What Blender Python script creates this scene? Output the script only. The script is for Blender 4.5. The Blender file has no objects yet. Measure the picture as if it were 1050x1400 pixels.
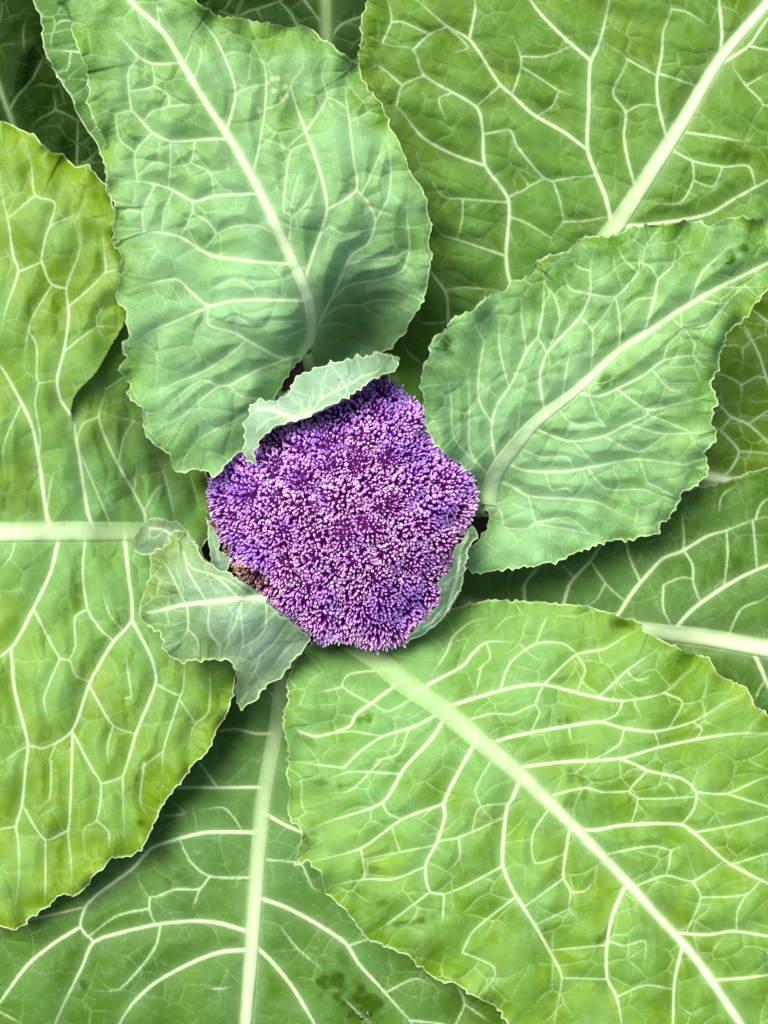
import bpy, math, random
import numpy as np
from mathutils import Vector
from mathutils.geometry import delaunay_2d_cdt

random.seed(7)
rng = np.random.default_rng(11)

# ------------------------------------------------------------------ camera, world, sun, exposure
K = 0.35 / 1050.0            # metres per unit of the tracing (one unit = 1/3 mm)
HC = 1650.0                  # lens height above the top of the head, same units
scene = bpy.context.scene
cam_data = bpy.data.cameras.new("camera")
cam = bpy.data.objects.new("camera", cam_data)
scene.collection.objects.link(cam)
scene.camera = cam
cam.location = (0, 0, HC * K)
cam.rotation_euler = (0, 0, 0)
cam_data.sensor_fit = 'VERTICAL'
cam_data.sensor_height = 24.0
cam_data.angle_y = 2 * math.atan(700.0 / HC)
cam_data.clip_start = 0.01
cam_data.clip_end = 50.0
cam_data.dof.use_dof = True
cam_data.dof.focus_distance = (HC + 15) * K
cam_data.dof.aperture_fstop = 7.0

SUN_EL, SUN_AZ = math.radians(57), math.radians(-38)   # azimuth clockwise from +Y (top of the picture)
world = bpy.data.worlds.new("World")
scene.world = world
world.use_nodes = True
wn = world.node_tree
sky = wn.nodes.new('ShaderNodeTexSky')
sky.sky_type = 'NISHITA'
sky.sun_disc = False
sky.sun_elevation = SUN_EL
sky.sun_rotation = SUN_AZ
sky.air_density = 1.0
sky.dust_density = 4.0
sky.ozone_density = 1.0
wn.links.new(sky.outputs[0], wn.nodes['Background'].inputs[0])
wn.nodes['Background'].inputs[1].default_value = 0.05
sun_data = bpy.data.lights.new("sun", 'SUN')
sun_data.energy = 1.5
sun_data.angle = math.radians(34)
sun_data.color = (1.0, 0.99, 0.94)
sun = bpy.data.objects.new("sun", sun_data)
scene.collection.objects.link(sun)
sd = Vector((math.sin(SUN_AZ) * math.cos(SUN_EL), math.cos(SUN_AZ) * math.cos(SUN_EL), math.sin(SUN_EL)))
sun.rotation_euler = sd.to_track_quat('Z', 'Y').to_euler()
sun.location = sd * 2
scene.view_settings.view_transform = 'Standard'
scene.view_settings.look = 'None'
scene.view_settings.gamma = 1.0
scene.view_settings.use_curve_mapping = False
scene.view_settings.exposure = 2.12

# ------------------------------------------------------------------ small numeric helpers
SOIL = -620.0
BASE = np.array([(470 - 525) * K * 1.0, (700 - 700) * K, SOIL * K])   # foot of the stem

def world_pts(P, z):
    """traced position + height -> metres relative to the plant's foot"""
    P = np.asarray(P, float); z = np.asarray(z, float)
    f = (HC - z) / HC
    out = np.empty((len(P), 3))
    out[:, 0] = (P[:, 0] - 525) * f * K
    out[:, 1] = (700 - P[:, 1]) * f * K
    out[:, 2] = z * K
    return out - BASE

def smooth_line(pts, step=3.0, closed=False, tension=1.0):
    pts = np.asarray(pts, float)
    n = len(pts)
    if n < 3 and not closed:
        m = max(2, int(np.hypot(*(pts[-1] - pts[0])) / step))
        t = np.linspace(0, 1, m + 1)[:, None]
        return pts[0] * (1 - t) + pts[-1] * t
    out = []
    rngN = n if closed else n - 1
    for i in range(rngN):
        if closed:
            p0, p1, p2, p3 = pts[i - 1], pts[i], pts[(i + 1) % n], pts[(i + 2) % n]
        else:
            p1, p2 = pts[i], pts[i + 1]
            p0 = pts[i - 1] if i > 0 else 2 * p1 - p2
            p3 = pts[i + 2] if i + 2 < n else 2 * p2 - p1
        d1 = max(np.hypot(*(p2 - p1)), 1e-6)
        d0 = max(np.hypot(*(p1 - p0)), 1e-6); d2 = max(np.hypot(*(p3 - p2)), 1e-6)
        m1 = (p2 - p0) / (d0 + d1) * d1
        m2 = (p3 - p1) / (d1 + d2) * d1
        if tension < 1:
            m1 = m1 * tension + (p2 - p1) * (1 - tension); m2 = m2 * tension + (p2 - p1) * (1 - tension)
        m = max(1, int(round(d1 / step)))
        t = (np.arange(m) / m)[:, None]
        h = (2*t**3 - 3*t**2 + 1) * p1 + (t**3 - 2*t**2 + t) * m1 + (-2*t**3 + 3*t**2) * p2 + (t**3 - t**2) * m2
        out.append(h)
    if not closed:
        out.append(pts[-1:])
    return np.concatenate(out)

class Waves:
    """smooth random field: a sum of sinusoids of about one wavelength"""
    def __init__(self, wl, n=9):
        a = rng.uniform(0, 2 * np.pi, n); l = wl * rng.uniform(0.7, 1.5, n)
        self.k = np.stack([np.cos(a), np.sin(a)]) * 2 * np.pi / l
        self.p = rng.uniform(0, 2 * np.pi, n)
        self.s = math.sqrt(2.0 / n)
    def __call__(self, P):
        return np.sin(P @ self.k + self.p).sum(1) * self.s

class Bins:
    def __init__(self, P, size=24.0):
        self.P = P; self.size = size
        self.o = P.min(0) - 1
        c = ((P - self.o) / size).astype(int)
        self.nx = c[:, 0].max() + 1; self.ny = c[:, 1].max() + 1
        key = c[:, 1] * self.nx + c[:, 0]
        self.order = np.argsort(key, kind='stable')
        self.start = np.searchsorted(key[self.order], np.arange(self.nx * self.ny + 1))
    def near(self, lo, hi):
        a = np.floor((lo - self.o) / self.size).astype(int); b = np.floor((hi - self.o) / self.size).astype(int)
        x0, y0 = max(a[0], 0), max(a[1], 0); x1, y1 = min(b[0], self.nx - 1), min(b[1], self.ny - 1)
        if x1 < x0 or y1 < y0:
            return np.empty(0, int)
        return np.concatenate([self.order[self.start[y * self.nx + x0]:self.start[y * self.nx + x1 + 1]] for y in range(y0, y1 + 1)])

def line_field(bins, line, R, closed=False):
    """nearest distance to a polyline within R -> (index array, distance, parameter 0..1)"""
    n = len(bins.P)
    d = np.full(n, 1e9); par = np.zeros(n)
    m = len(line); segs = m if closed else m - 1
    for i in range(segs):
        a = line[i]; b = line[(i + 1) % m]
        idx = bins.near(np.minimum(a, b) - R, np.maximum(a, b) + R)
        if len(idx) == 0:
            continue
        ab = b - a; L = ab @ ab + 1e-9
        q = bins.P[idx] - a
        t = np.clip(q @ ab / L, 0, 1)
        r = np.hypot(q[:, 0] - t * ab[0], q[:, 1] - t * ab[1])
        m_ = r < d[idx]
        j = idx[m_]
        d[j] = r[m_]; par[j] = (i + t[m_]) / segs
    return d, par

def inside_rows(poly, ys):
    A = poly; B = np.roll(poly, -1, 0)
    out = []
    for y in ys:
        m = (A[:, 1] <= y) != (B[:, 1] <= y)
        x = A[m, 0] + (y - A[m, 1]) / (B[m, 1] - A[m, 1]) * (B[m, 0] - A[m, 0])
        out.append(np.sort(x))
    return out

class TPS:
    def __init__(self, C, lam=4.0):
        C = np.asarray(C, float)
        self.X = C[:, :2]; n = len(C)
        M = np.zeros((n + 3, n + 3))
        M[:n, :n] = self.phi(self.X, self.X) + lam * np.eye(n)
        M[:n, n] = 1; M[:n, n + 1:] = self.X / 100.0
        M[n:, :n] = M[:n, n:].T
        self.w = np.linalg.solve(M, np.concatenate([C[:, 2], np.zeros(3)]))
    @staticmethod
    def phi(A, B):
        r2 = ((A[:, None] - B[None]) ** 2).sum(2) / 1e4
        return r2 * np.log(r2 + 1e-9) * 50
    def __call__(self, P):
        out = np.empty(len(P))
        for i in range(0, len(P), 20000):
            Q = P[i:i + 20000]
            out[i:i + 20000] = self.phi(Q, self.X) @ self.w[:-3] + self.w[-3] + (Q / 100.0) @ self.w[-2:]
        return out

class Cells:
    """irregular cell network: distance to the border between the two nearest seeds"""
    def __init__(self, size, angle=0.0, stretch=1.5):
        self.size = size; self.seed = rng.integers(1, 10**6)
        c, s = math.cos(angle), math.sin(angle)
        self.M = np.array([[c, -s], [s, c]]) @ np.diag([1 / stretch, 1.0])
        self.wx, self.wy = Waves(size * 2.2), Waves(size * 2.2)
    def h(self, i, j, k):
        v = np.sin(i * 127.1 + j * 311.7 + k * 74.7 + self.seed * 0.137) * 43758.5453
        return v - np.floor(v)
    def __call__(self, P):
        Q = P + np.stack([self.wx(P), self.wy(P)], 1) * self.size * 0.10
        Q = Q @ self.M / self.size
        I = np.floor(Q)
        best = np.full((2, len(P)), 1e9); pos = np.zeros((2, len(P), 2))
        for dx in (-2, -1, 0, 1, 2):
            for dy in (-2, -1, 0, 1, 2):
                ci = I[:, 0] + dx; cj = I[:, 1] + dy
                S = np.stack([ci + 0.08 + 0.84 * self.h(ci, cj, 1), cj + 0.08 + 0.84 * self.h(ci, cj, 2)], 1)
                d = ((S - Q) ** 2).sum(1)
                m1 = d < best[0]
                m2 = (~m1) & (d < best[1])
                best[1][m1] = best[0][m1]; pos[1][m1] = pos[0][m1]
                best[0][m1] = d[m1]; pos[0][m1] = S[m1]
                best[1][m2] = d[m2]; pos[1][m2] = S[m2]
        g = np.sqrt(((pos[1] - pos[0]) ** 2).sum(1)) + 1e-6
        return (best[1] - best[0]) / (2 * g) * self.size

# ------------------------------------------------------------------ objects
COL = scene.collection
def new_mesh(name, V, F, mat, parent, attrs=None, uv=None, smooth=True, colors=None):
    me = bpy.data.meshes.new(name)
    V = np.asarray(V, np.float32)
    if isinstance(F, np.ndarray):
        k = F.shape[1]
        me.vertices.add(len(V)); me.vertices.foreach_set('co', V.ravel())
        me.loops.add(F.size); me.loops.foreach_set('vertex_index', F.astype(np.int32).ravel())
        me.polygons.add(len(F)); me.polygons.foreach_set('loop_start', np.arange(0, F.size, k, dtype=np.int32))
        me.update(calc_edges=True)
    else:
        me.from_pydata([tuple(v) for v in V], [], F); me.update()
    me.validate()
    me.polygons.foreach_set('use_smooth', np.full(len(me.polygons), smooth))
    for k_, v in (attrs or {}).items():
        a = me.attributes.new(k_, 'FLOAT', 'POINT'); a.data.foreach_set('value', np.asarray(v, np.float32))
    if uv is not None:
        a = me.attributes.new('leaf_uv', 'FLOAT_VECTOR', 'POINT')
        a.data.foreach_set('vector', np.concatenate([uv * K * 10, np.zeros((len(uv), 1))], 1).astype(np.float32).ravel())
    if colors is not None:
        a = me.color_attributes.new('bud_color', 'FLOAT_COLOR', 'POINT')
        a.data.foreach_set('color', np.concatenate([colors, np.ones((len(colors), 1))], 1).astype(np.float32).ravel())
    me.materials.append(mat)
    o = bpy.data.objects.new(name, me)
    COL.objects.link(o)
    o.parent = parent
    return o

# ------------------------------------------------------------------ materials
def node(nt, kind, **kw):
    n = nt.nodes.new(kind)
    for k_, v in kw.items():
        setattr(n, k_, v)
    return n

def mixc(nt, fac, a, b):
    m = node(nt, 'ShaderNodeMix', data_type='RGBA', clamp_factor=True)
    for sock, v in ((m.inputs[0], fac), (m.inputs[6], a), (m.inputs[7], b)):
        if isinstance(v, (int, float)):
            sock.default_value = v
        elif isinstance(v, tuple):
            sock.default_value = (*v, 1)
        else:
            nt.links.new(v, sock)
    return m.outputs[2]

def math_n(nt, op, a, b=None, clamp=False):
    m = node(nt, 'ShaderNodeMath', operation=op, use_clamp=clamp)
    for i, v in enumerate((a, b)):
        if v is None: continue
        if isinstance(v, (int, float)): m.inputs[i].default_value = v
        else: nt.links.new(v, m.inputs[i])
    return m.outputs[0]

def leaf_material(name, deep, wax, yellow, vein=(0.52, 0.65, 0.37), translucent=0.15, seed=0.0, patch=0.5, spec=0.13):
    mat = bpy.data.materials.new(name); mat.use_nodes = True
    nt = mat.node_tree; nt.nodes.clear(); L = nt.links.new
    at = {k_: node(nt, 'ShaderNodeAttribute', attribute_name=k_).outputs for k_ in ('vein', 'halo', 'wax', 'rub', 'margin', 'leaf_uv')}
    mp = node(nt, 'ShaderNodeMapping'); mp.inputs['Location'].default_value = (seed * 3.1, seed * 1.7, seed)
    L(at['leaf_uv']['Vector'], mp.inputs[0])
    def noise(scale, detail=4, rough=0.55, dist=0.0):
        n = node(nt, 'ShaderNodeTexNoise'); n.inputs['Scale'].default_value = scale; n.inputs['Detail'].default_value = detail
        n.inputs['Roughness'].default_value = rough; n.inputs['Distortion'].default_value = dist
        L(mp.outputs[0], n.inputs['Vector']); return n.outputs[0]
    def ramp(v, a, b):
        r = node(nt, 'ShaderNodeMapRange', interpolation_type='SMOOTHSTEP'); r.inputs[1].default_value = a; r.inputs[2].default_value = b
        L(v, r.inputs[0]); return r.outputs[0]
    big = noise(3.2, 3); mid = noise(16, 5, 0.62, 0.4); fine = noise(110, 4, 0.65); speck = noise(380, 2, 0.6)
    # waxy bloom: traced amount broken up by mottling
    w = math_n(nt, 'ADD', at['wax']['Fac'], math_n(nt, 'MULTIPLY', math_n(nt, 'SUBTRACT', mid, 0.5), 1.15))
    w = math_n(nt, 'ADD', w, math_n(nt, 'MULTIPLY', math_n(nt, 'SUBTRACT', fine, 0.5), 1.3))
    w = math_n(nt, 'ADD', w, math_n(nt, 'MULTIPLY', math_n(nt, 'SUBTRACT', big, 0.5), 0.9), clamp=True)
    c = mixc(nt, math_n(nt, 'MULTIPLY', ramp(big, 0.42, 0.66), patch), deep, yellow)
    c = mixc(nt, w, c, wax)
    # faint finest vein net
    vo = node(nt, 'ShaderNodeTexVoronoi', feature='DISTANCE_TO_EDGE'); vo.inputs['Scale'].default_value = 26
    wv = node(nt, 'ShaderNodeVectorMath', operation='ADD')
    nz = node(nt, 'ShaderNodeTexNoise'); nz.inputs['Scale'].default_value = 30
    L(mp.outputs[0], nz.inputs['Vector'])
    sc_ = node(nt, 'ShaderNodeVectorMath', operation='SCALE'); sc_.inputs['Scale'].default_value = 0.03
    L(nz.outputs[1], sc_.inputs[0]); L(mp.outputs[0], wv.inputs[0]); L(sc_.outputs[0], wv.inputs[1])
    L(wv.outputs[0], vo.inputs['Vector'])
    fv = math_n(nt, 'SUBTRACT', 1.0, ramp(vo.outputs['Distance'], 0.0, 0.05))
    fv = math_n(nt, 'MULTIPLY', fv, math_n(nt, 'MULTIPLY', ramp(mid, 0.42, 0.62), 0.10))
    c = mixc(nt, fv, c, vein)
    c = mixc(nt, math_n(nt, 'MULTIPLY', at['halo']['Fac'], 0.36), c, tuple(0.48 * a + 0.52 * b for a, b in zip((wax[0] * 1.1, wax[1] * 1.1, wax[2] * 0.7), vein)))
    # rubbed wax: dark wet-looking green
    rb = math_n(nt, 'MULTIPLY', at['rub']['Fac'], ramp(math_n(nt, 'ADD', mid, math_n(nt, 'MULTIPLY', fine, 0.5)), 0.55, 0.74))
    c = mixc(nt, rb, c, (deep[0] * 0.52, deep[1] * 0.58, deep[2] * 0.2))
    va = math_n(nt, 'MULTIPLY', at['vein']['Fac'], math_n(nt, 'ADD', 0.62, math_n(nt, 'ADD', math_n(nt, 'MULTIPLY', fine, 0.35), math_n(nt, 'MULTIPLY', mid, 0.35))), clamp=True)
    c = mixc(nt, va, c, vein)
    c = mixc(nt, math_n(nt, 'MULTIPLY', at['margin']['Fac'], 0.8), c, (0.62, 0.66, 0.42))
    c = mixc(nt, math_n(nt, 'MULTIPLY', ramp(speck, 0.60, 0.75), 0.18), c, tuple(min(1, a * 1.7) for a in wax))
    p = node(nt, 'ShaderNodeBsdfPrincipled'); L(c, p.inputs['Base Color'])
    p.inputs['Specular IOR Level'].default_value = spec
    r = node(nt, 'ShaderNodeMapRange'); r.inputs[3].default_value = 0.36; r.inputs[4].default_value = 0.62
    L(w, r.inputs[0]); L(r.outputs[0], p.inputs['Roughness'])
    b = node(nt, 'ShaderNodeBump'); b.inputs['Strength'].default_value = 0.30; b.inputs['Distance'].default_value = 0.0006
    hs = math_n(nt, 'ADD', math_n(nt, 'MULTIPLY', fine, 0.8), math_n(nt, 'MULTIPLY', mid, 0.8))
    hs = math_n(nt, 'ADD', hs, math_n(nt, 'MULTIPLY', speck, 0.3))
    L(hs, b.inputs['Height']); L(b.outputs[0], p.inputs['Normal'])
    t = node(nt, 'ShaderNodeBsdfTranslucent')
    hs_ = node(nt, 'ShaderNodeHueSaturation'); hs_.inputs['Saturation'].default_value = 1.25; hs_.inputs['Value'].default_value = 1.15
    L(c, hs_.inputs['Color']); L(hs_.outputs[0], t.inputs['Color'])
    mx = node(nt, 'ShaderNodeMixShader'); mx.inputs[0].default_value = translucent
    L(p.outputs[0], mx.inputs[1]); L(t.outputs[0], mx.inputs[2])
    o = node(nt, 'ShaderNodeOutputMaterial'); L(mx.outputs[0], o.inputs[0])
    return mat

MATS = {
    'pale':   leaf_material('leaf_pale_waxy', (0.070, 0.170, 0.006), (0.176, 0.338, 0.142), (0.176, 0.296, 0.014), seed=1.0),
    'palest': leaf_material('leaf_grey_waxy', (0.090, 0.180, 0.035), (0.182, 0.290, 0.190), (0.182, 0.265, 0.030), seed=2.0),
    'fresh':  leaf_material('leaf_fresh_green', (0.082, 0.172, 0.003), (0.122, 0.262, 0.070), (0.186, 0.290, 0.005), seed=3.0),
    'lime':   leaf_material('leaf_yellow_green', (0.098, 0.184, 0.002), (0.110, 0.250, 0.066), (0.202, 0.298, 0.004), seed=4.0),
    'mid':    leaf_material('leaf_mid_green', (0.060, 0.130, 0.002), (0.078, 0.184, 0.030), (0.120, 0.200, 0.003), seed=5.0, spec=0.10),
    'dark':   leaf_material('leaf_dark_green', (0.042, 0.102, 0.002), (0.062, 0.152, 0.034), (0.078, 0.152, 0.003), seed=6.0, spec=0.08),
    'deep':   leaf_material('leaf_painted_shade', (0.009, 0.026, 0.001), (0.017, 0.050, 0.011), (0.014, 0.036, 0.001), vein=(0.15, 0.23, 0.09), seed=7.0, spec=0.02),  # near-black green with dimmed veins: shade painted into the leaf colour
}

def simple_material(name, col, rough=0.6, col2=None, scale=40, bump=0.0):
    mat = bpy.data.materials.new(name); mat.use_nodes = True
    nt = mat.node_tree; p = nt.nodes['Principled BSDF']
    tc = node(nt, 'ShaderNodeTexCoord'); n = node(nt, 'ShaderNodeTexNoise'); n.inputs['Scale'].default_value = scale; n.inputs['Detail'].default_value = 8
    nt.links.new(tc.outputs['Object'], n.inputs['Vector'])
    nt.links.new(mixc(nt, n.outputs[0], col, col2 or tuple(c * 0.6 for c in col)), p.inputs['Base Color'])
    p.inputs['Roughness'].default_value = rough
    if bump:
        b = node(nt, 'ShaderNodeBump'); b.inputs['Strength'].default_value = 0.8; b.inputs['Distance'].default_value = bump
        nt.links.new(n.outputs[0], b.inputs['Height']); nt.links.new(b.outputs[0], p.inputs['Normal'])
    return mat
STALK = simple_material('stalk_green', (0.30, 0.40, 0.20), 0.5, (0.20, 0.31, 0.12), 30)
SOILM = simple_material('soil', (0.034, 0.024, 0.016), 1.0, (0.010, 0.007, 0.005), 70, 0.02)
SOILM.node_tree.nodes['Principled BSDF'].inputs['Specular IOR Level'].default_value = 0.05

# ------------------------------------------------------------------ the ground
def build_ground():
    n = 90; xs = np.linspace(-1.5, 1.5, n)
    X, Y = np.meshgrid(xs, xs)
    P = np.stack([X.ravel(), Y.ravel()], 1)
    w1, w2 = Waves(0.25), Waves(0.09)
    z = SOIL * K + w1(P) * 0.006 + w2(P) * 0.004 - 0.004
    V = np.concatenate([P, z[:, None]], 1)
    i = np.arange(n * n).reshape(n, n)
    F = np.stack([i[:-1, :-1].ravel(), i[:-1, 1:].ravel(), i[1:, 1:].ravel(), i[1:, :-1].ravel()], 1)
    o = new_mesh('ground', V, F, SOILM, None)
    o['kind'] = 'structure'; o['label'] = 'dark brown crumbly soil underneath the cauliflower leaves'
build_ground()

plant = bpy.data.objects.new('cauliflower_plant', None)
COL.objects.link(plant)
plant.location = BASE
plant.empty_display_size = 0.05
plant['label'] = 'purple cauliflower plant with a round violet head ringed by veined green leaves'
plant['category'] = 'cauliflower'

# ------------------------------------------------------------------ leaf builder
def tube(P3, radii, sides=10, flat=1.0):
    P3 = np.asarray(P3, float); n = len(P3)
    T = np.gradient(P3, axis=0); T /= np.linalg.norm(T, axis=1)[:, None]
    up = np.array([0, 0, 1.0])
    S = np.cross(T, up); ln = np.linalg.norm(S, axis=1)
    S[ln < 1e-3] = (1, 0, 0); S /= np.linalg.norm(S, axis=1)[:, None]
    N = np.cross(S, T)
    a = np.linspace(0, 2 * np.pi, sides, endpoint=False)
    V = (P3[:, None] + np.asarray(radii)[:, None, None] * (np.cos(a)[None, :, None] * S[:, None] + flat * np.sin(a)[None, :, None] * N[:, None])).reshape(-1, 3)
    i = np.arange(n * sides).reshape(n, sides); j = np.roll(i, -1, 1)
    F = np.stack([i[:-1].ravel(), j[:-1].ravel(), j[1:].ravel(), i[1:].ravel()], 1)
    return V, F

SURF = {}
def build_leaf(outline, ctrl, midrib, mid_w, veins, mat, label, wax_base, wax0=0.45, wax_r=260.0, teeth=3.0,
               cell=26.0, cell_angle=0.0, rubs=(), crests=(), skirts=(), quilt=1.0, ruffle=1.0, spacing=2.0, petiole=None, ribbon_min=3.9,
               margin=1.0, crinkle=1.0, mid_pale=1.0, net_amt=1.0, pleat=1.0, spots=()):
    mat = MATS[mat]
    # --- margin: smooth trace, then small irregular teeth
    ol = smooth_line(outline, 2.2, closed=True)
    nx = np.roll(ol, -1, 0) - np.roll(ol, 1, 0)
    nx = np.stack([nx[:, 1], -nx[:, 0]], 1) / (np.linalg.norm(nx, axis=1)[:, None] + 1e-9)
    area = 0.5 * np.sum(ol[:, 0] * np.roll(ol[:, 1], -1) - np.roll(ol[:, 0], -1) * ol[:, 1])
    if area < 0: nx = -nx
    s = np.arange(len(ol)) * 2.2
    tooth = np.zeros(len(ol)); tipm = np.zeros(len(ol))
    pos = 5.0
    while pos < s[-1] - 8 and teeth > 0:
        amp = teeth * rng.uniform(0.15, 1.0) ** 1.3 * 1.7; wd = rng.uniform(3.0, 6.5)
        lean = rng.uniform(0.5, 1.6)
        d = s - pos; d = np.where(d > 0, d * lean, -d / lean)
        b = np.clip(1 - d / wd, 0, 1)
        tooth += amp * b; tipm = np.maximum(tipm, np.clip(b * 1.4 - 0.5, 0, 1))
        pos += rng.uniform(6, 17) + 14 * rng.uniform(0, 1) ** 4
    tooth += 0.9 * np.interp(s, np.arange(0, s[-1] + 9, 7.0), rng.normal(0, 1, len(np.arange(0, s[-1] + 9, 7.0)))) * min(1, teeth)
    ol = ol + nx * tooth[:, None]
    # --- interior points, coarse where far out of view
    sp = spacing
    lo, hi = ol.min(0), ol.max(0)
    ys = np.arange(lo[1] + sp / 2, hi[1], sp * 0.866)
    rows = inside_rows(ol, ys)
    pts = []
    for r, (y, xs) in enumerate(zip(ys, rows)):
        off = (r % 2) * 0.5
        for a, b in zip(xs[0::2], xs[1::2]):
            k0 = math.ceil(a / sp - off); k1 = math.floor(b / sp - off)
            k_ = np.arange(k0, k1 + 1)
            x = (k_ + off) * sp
            out = (x < -25) | (x > 1075) | (y < -25) | (y > 1425)
            keep = ~out | ((k_ % 4 == 0) & (r % 4 == 0))
            x = x[keep]
            pts.append(np.stack([x, np.full(len(x), y)], 1))
    I = np.concatenate(pts)
    I = I + rng.uniform(-0.2, 0.2, I.shape) * sp
    dm, _ = line_field(Bins(I), ol, 3.0, closed=True)
    I = I[dm > 0.75 * sp]
    P = np.concatenate([ol, I]); nb = len(ol)
    co, _, faces, orig, _, _ = delaunay_2d_cdt([Vector(p) for p in P], [], [list(range(nb))], 1, 1e-6)
    P = np.array([tuple(c) for c in co]); F = np.array(faces)
    # face orientation: traced y runs down, so flip to face the sky
    a, b, c = P[F[:, 0]], P[F[:, 1]], P[F[:, 2]]
    cr = (b[:, 0] - a[:, 0]) * (c[:, 1] - a[:, 1]) - (b[:, 1] - a[:, 1]) * (c[:, 0] - a[:, 0])
    F[cr > 0] = F[cr > 0][:, ::-1]
    tps = TPS(ctrl)
    mid = smooth_line(midrib, 4.0) if midrib else None
    lines = []
    raw = [smooth_line(v, 2.0, tension=0.78) for _, v in veins] + ([smooth_line(midrib, 2.0)] if midrib else [])
    snapped = []
    for i_, (w, v) in enumerate(veins):
        v = [tuple(p) for p in v]
        for e_ in (0, -1):
            best = None
            for j_, q in enumerate(raw):
                if j_ == i_: continue
                dd = np.hypot(*(q - np.array(v[e_])).T); k_ = dd.argmin()
                if e_ == 0 and midrib and j_ == len(raw) - 1 and dd[k_] < 30: dd = dd * 0.3
                if dd[k_] < (24 if e_ == 0 else 15) and (best is None or dd[k_] < best[0]): best = (dd[k_], tuple(q[k_]))
            if best: v[e_] = best[1]
        snapped.append((w, v))
    veins = snapped
    for i_, (w, v) in enumerate(veins):
        tip = np.array(v[-1], float)
        others = [np.array(q, float) for j_, (_, q) in enumerate(veins) if j_ != i_] + ([np.array(midrib, float)] if midrib else [])
        joined = False
        for q in others:
            ln_ = smooth_line(q, 4.0)
            if np.hypot(*(ln_ - tip).T).min() < 5.0: joined = True; break
        sl = smooth_line(v, 4.0, tension=0.78)
        tip0 = np.array(v[0], float)
        free0 = not any(np.hypot(*(smooth_line(q, 4.0) - tip0).T).min() < 5.0 for q in others)
        lines.append((w, sl, 1.0 if joined else 0.12, 0.1 if free0 else 1.0))
    W = {k_: Waves(l) for k_, l in (('a', 110), ('b', 46), ('c', 60), ('v', 90), ('d', 19))}
    net = Cells(cell, cell_angle, 1.45)
    mw = np.array(mid_w, float) if midrib else None
    boundary = ol
    pl_s = np.arange(0, len(ol) * 2.2 + 20, 9.0); pl_v = rng.normal(0, 1, len(pl_s)); pl_v = np.convolve(pl_v, [.25, .5, .25], 'same')
    mpl = np.atleast_1d(np.array(mid_pale, float))
    if len(mpl) == 1: mpl = np.repeat(mpl, 2)

    def field(Q):
        """height and colour masks at traced positions Q"""
        bins = Bins(Q); n = len(Q)
        vein = np.zeros(n); halo = np.zeros(n); fur = np.zeros(n); dall = np.full(n, 60.0)
        if mid is not None:
            d, t = line_field(bins, mid, 60)
            wl = np.interp(t, np.linspace(0, 1, len(mw)), mw) / 2
            mp_ = np.interp(t, np.linspace(0, 1, len(mpl)), mpl)
            halo = np.maximum(halo, np.exp(-np.maximum(d - wl * 0.8, 0) / (4.0 + wl * 0.6)) * 1.05 * mp_)
            vein = np.maximum(vein, np.clip(1.25 - d / (wl + 0.8), 0, 1) * 0.95 * mp_)
            fur = np.maximum(fur, 7.0 * np.exp(-(d / (wl + 16)) ** 2)); dall = np.minimum(dall, d)
        for w, ln, endw, stw in lines:
            d, t = line_field(bins, ln, 34 if w >= 3.5 else 22)
            w_ = w * (0.64 if w >= 3.9 else 0.50) * (1 - 0.60 * t); fd_ = (1 - (1 - endw) * np.clip((t - 0.62) / 0.38, 0, 1)) * (1 - (1 - stw) * np.clip((0.38 - t) / 0.38, 0, 1))
            h = w_ * np.maximum(fd_, 0.45) / 2
            x = np.clip(1.25 - d / (h + 0.95), 0, 1)
            vein = np.maximum(vein, (x * x * (3 - 2 * x)) * min(0.92, 0.22 + 0.125 * w) * (1 - 0.2 * t) * fd_)
            halo = np.maximum(halo, np.exp(-np.maximum(d - h, 0) / (2.2 + 0.6 * w)) * min(0.6, 0.09 * w) * fd_)
            fur = np.maximum(fur, (0.9 + 0.75 * w) * fd_ * np.exp(-(d / (5.5 + 2.6 * w)) ** 2)); dall = np.minimum(dall, d)
        dn = net(Q)
        vis = np.clip(0.55 + 0.5 * W['v'](Q), 0.05, 1.0)
        x = np.clip(1.4 - dn / 0.9, 0, 1)
        vein = np.maximum(vein, 0.26 * net_amt * vis * x * x * (3 - 2 * x))
        fine = 0.8 * np.exp(-(dn / 4.5) ** 2) * vis
        dmg, ps = line_field(bins, boundary, 70, closed=True); dmg = np.minimum(dmg, 70)
        arc = np.interp(ps * len(boundary) * 2.2, pl_s, pl_v)
        edge = np.exp(-dmg / 26.0)
        z = tps(Q) - quilt * (fur + fine)
        z += crinkle * (2.6 * W['a'](Q) + 0.75 * W['b'](Q) + 0.16 * W['d'](Q)) + ruffle * edge * (5.5 * W['c'](Q) + 1.6 * W['b'](Q)) + pleat * 4.2 * arc * np.exp(-dmg / 24.0) * np.clip(dmg / 3.0, 0.4, 1)
        for cp, h, near, far in crests:
            cl = smooth_line(cp, 4.0)
            d, t = line_field(bins, cl, 200)
            i0 = np.clip((t * (len(cl) - 1)).astype(int), 0, len(cl) - 2)
            tg = cl[i0 + 1] - cl[i0]; q = Q - cl[i0]
            side = np.sign(tg[:, 0] * q[:, 1] - tg[:, 1] * q[:, 0])
            sm = np.clip(np.minimum(t / 0.12, (1 - t) / 0.42), 0, 1); sm = sm * sm * (3 - 2 * sm)
            dd = np.minimum(d, 400)
            z += np.where(side * np.sign(near) > 0, -h * (1 - np.exp(-dd / abs(near))) * np.exp(-(dd / far) ** 2), h * 0.25 * np.exp(-dd / 14) - h * 0.25 * 0) * sm
        rub = np.zeros(n)
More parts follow.
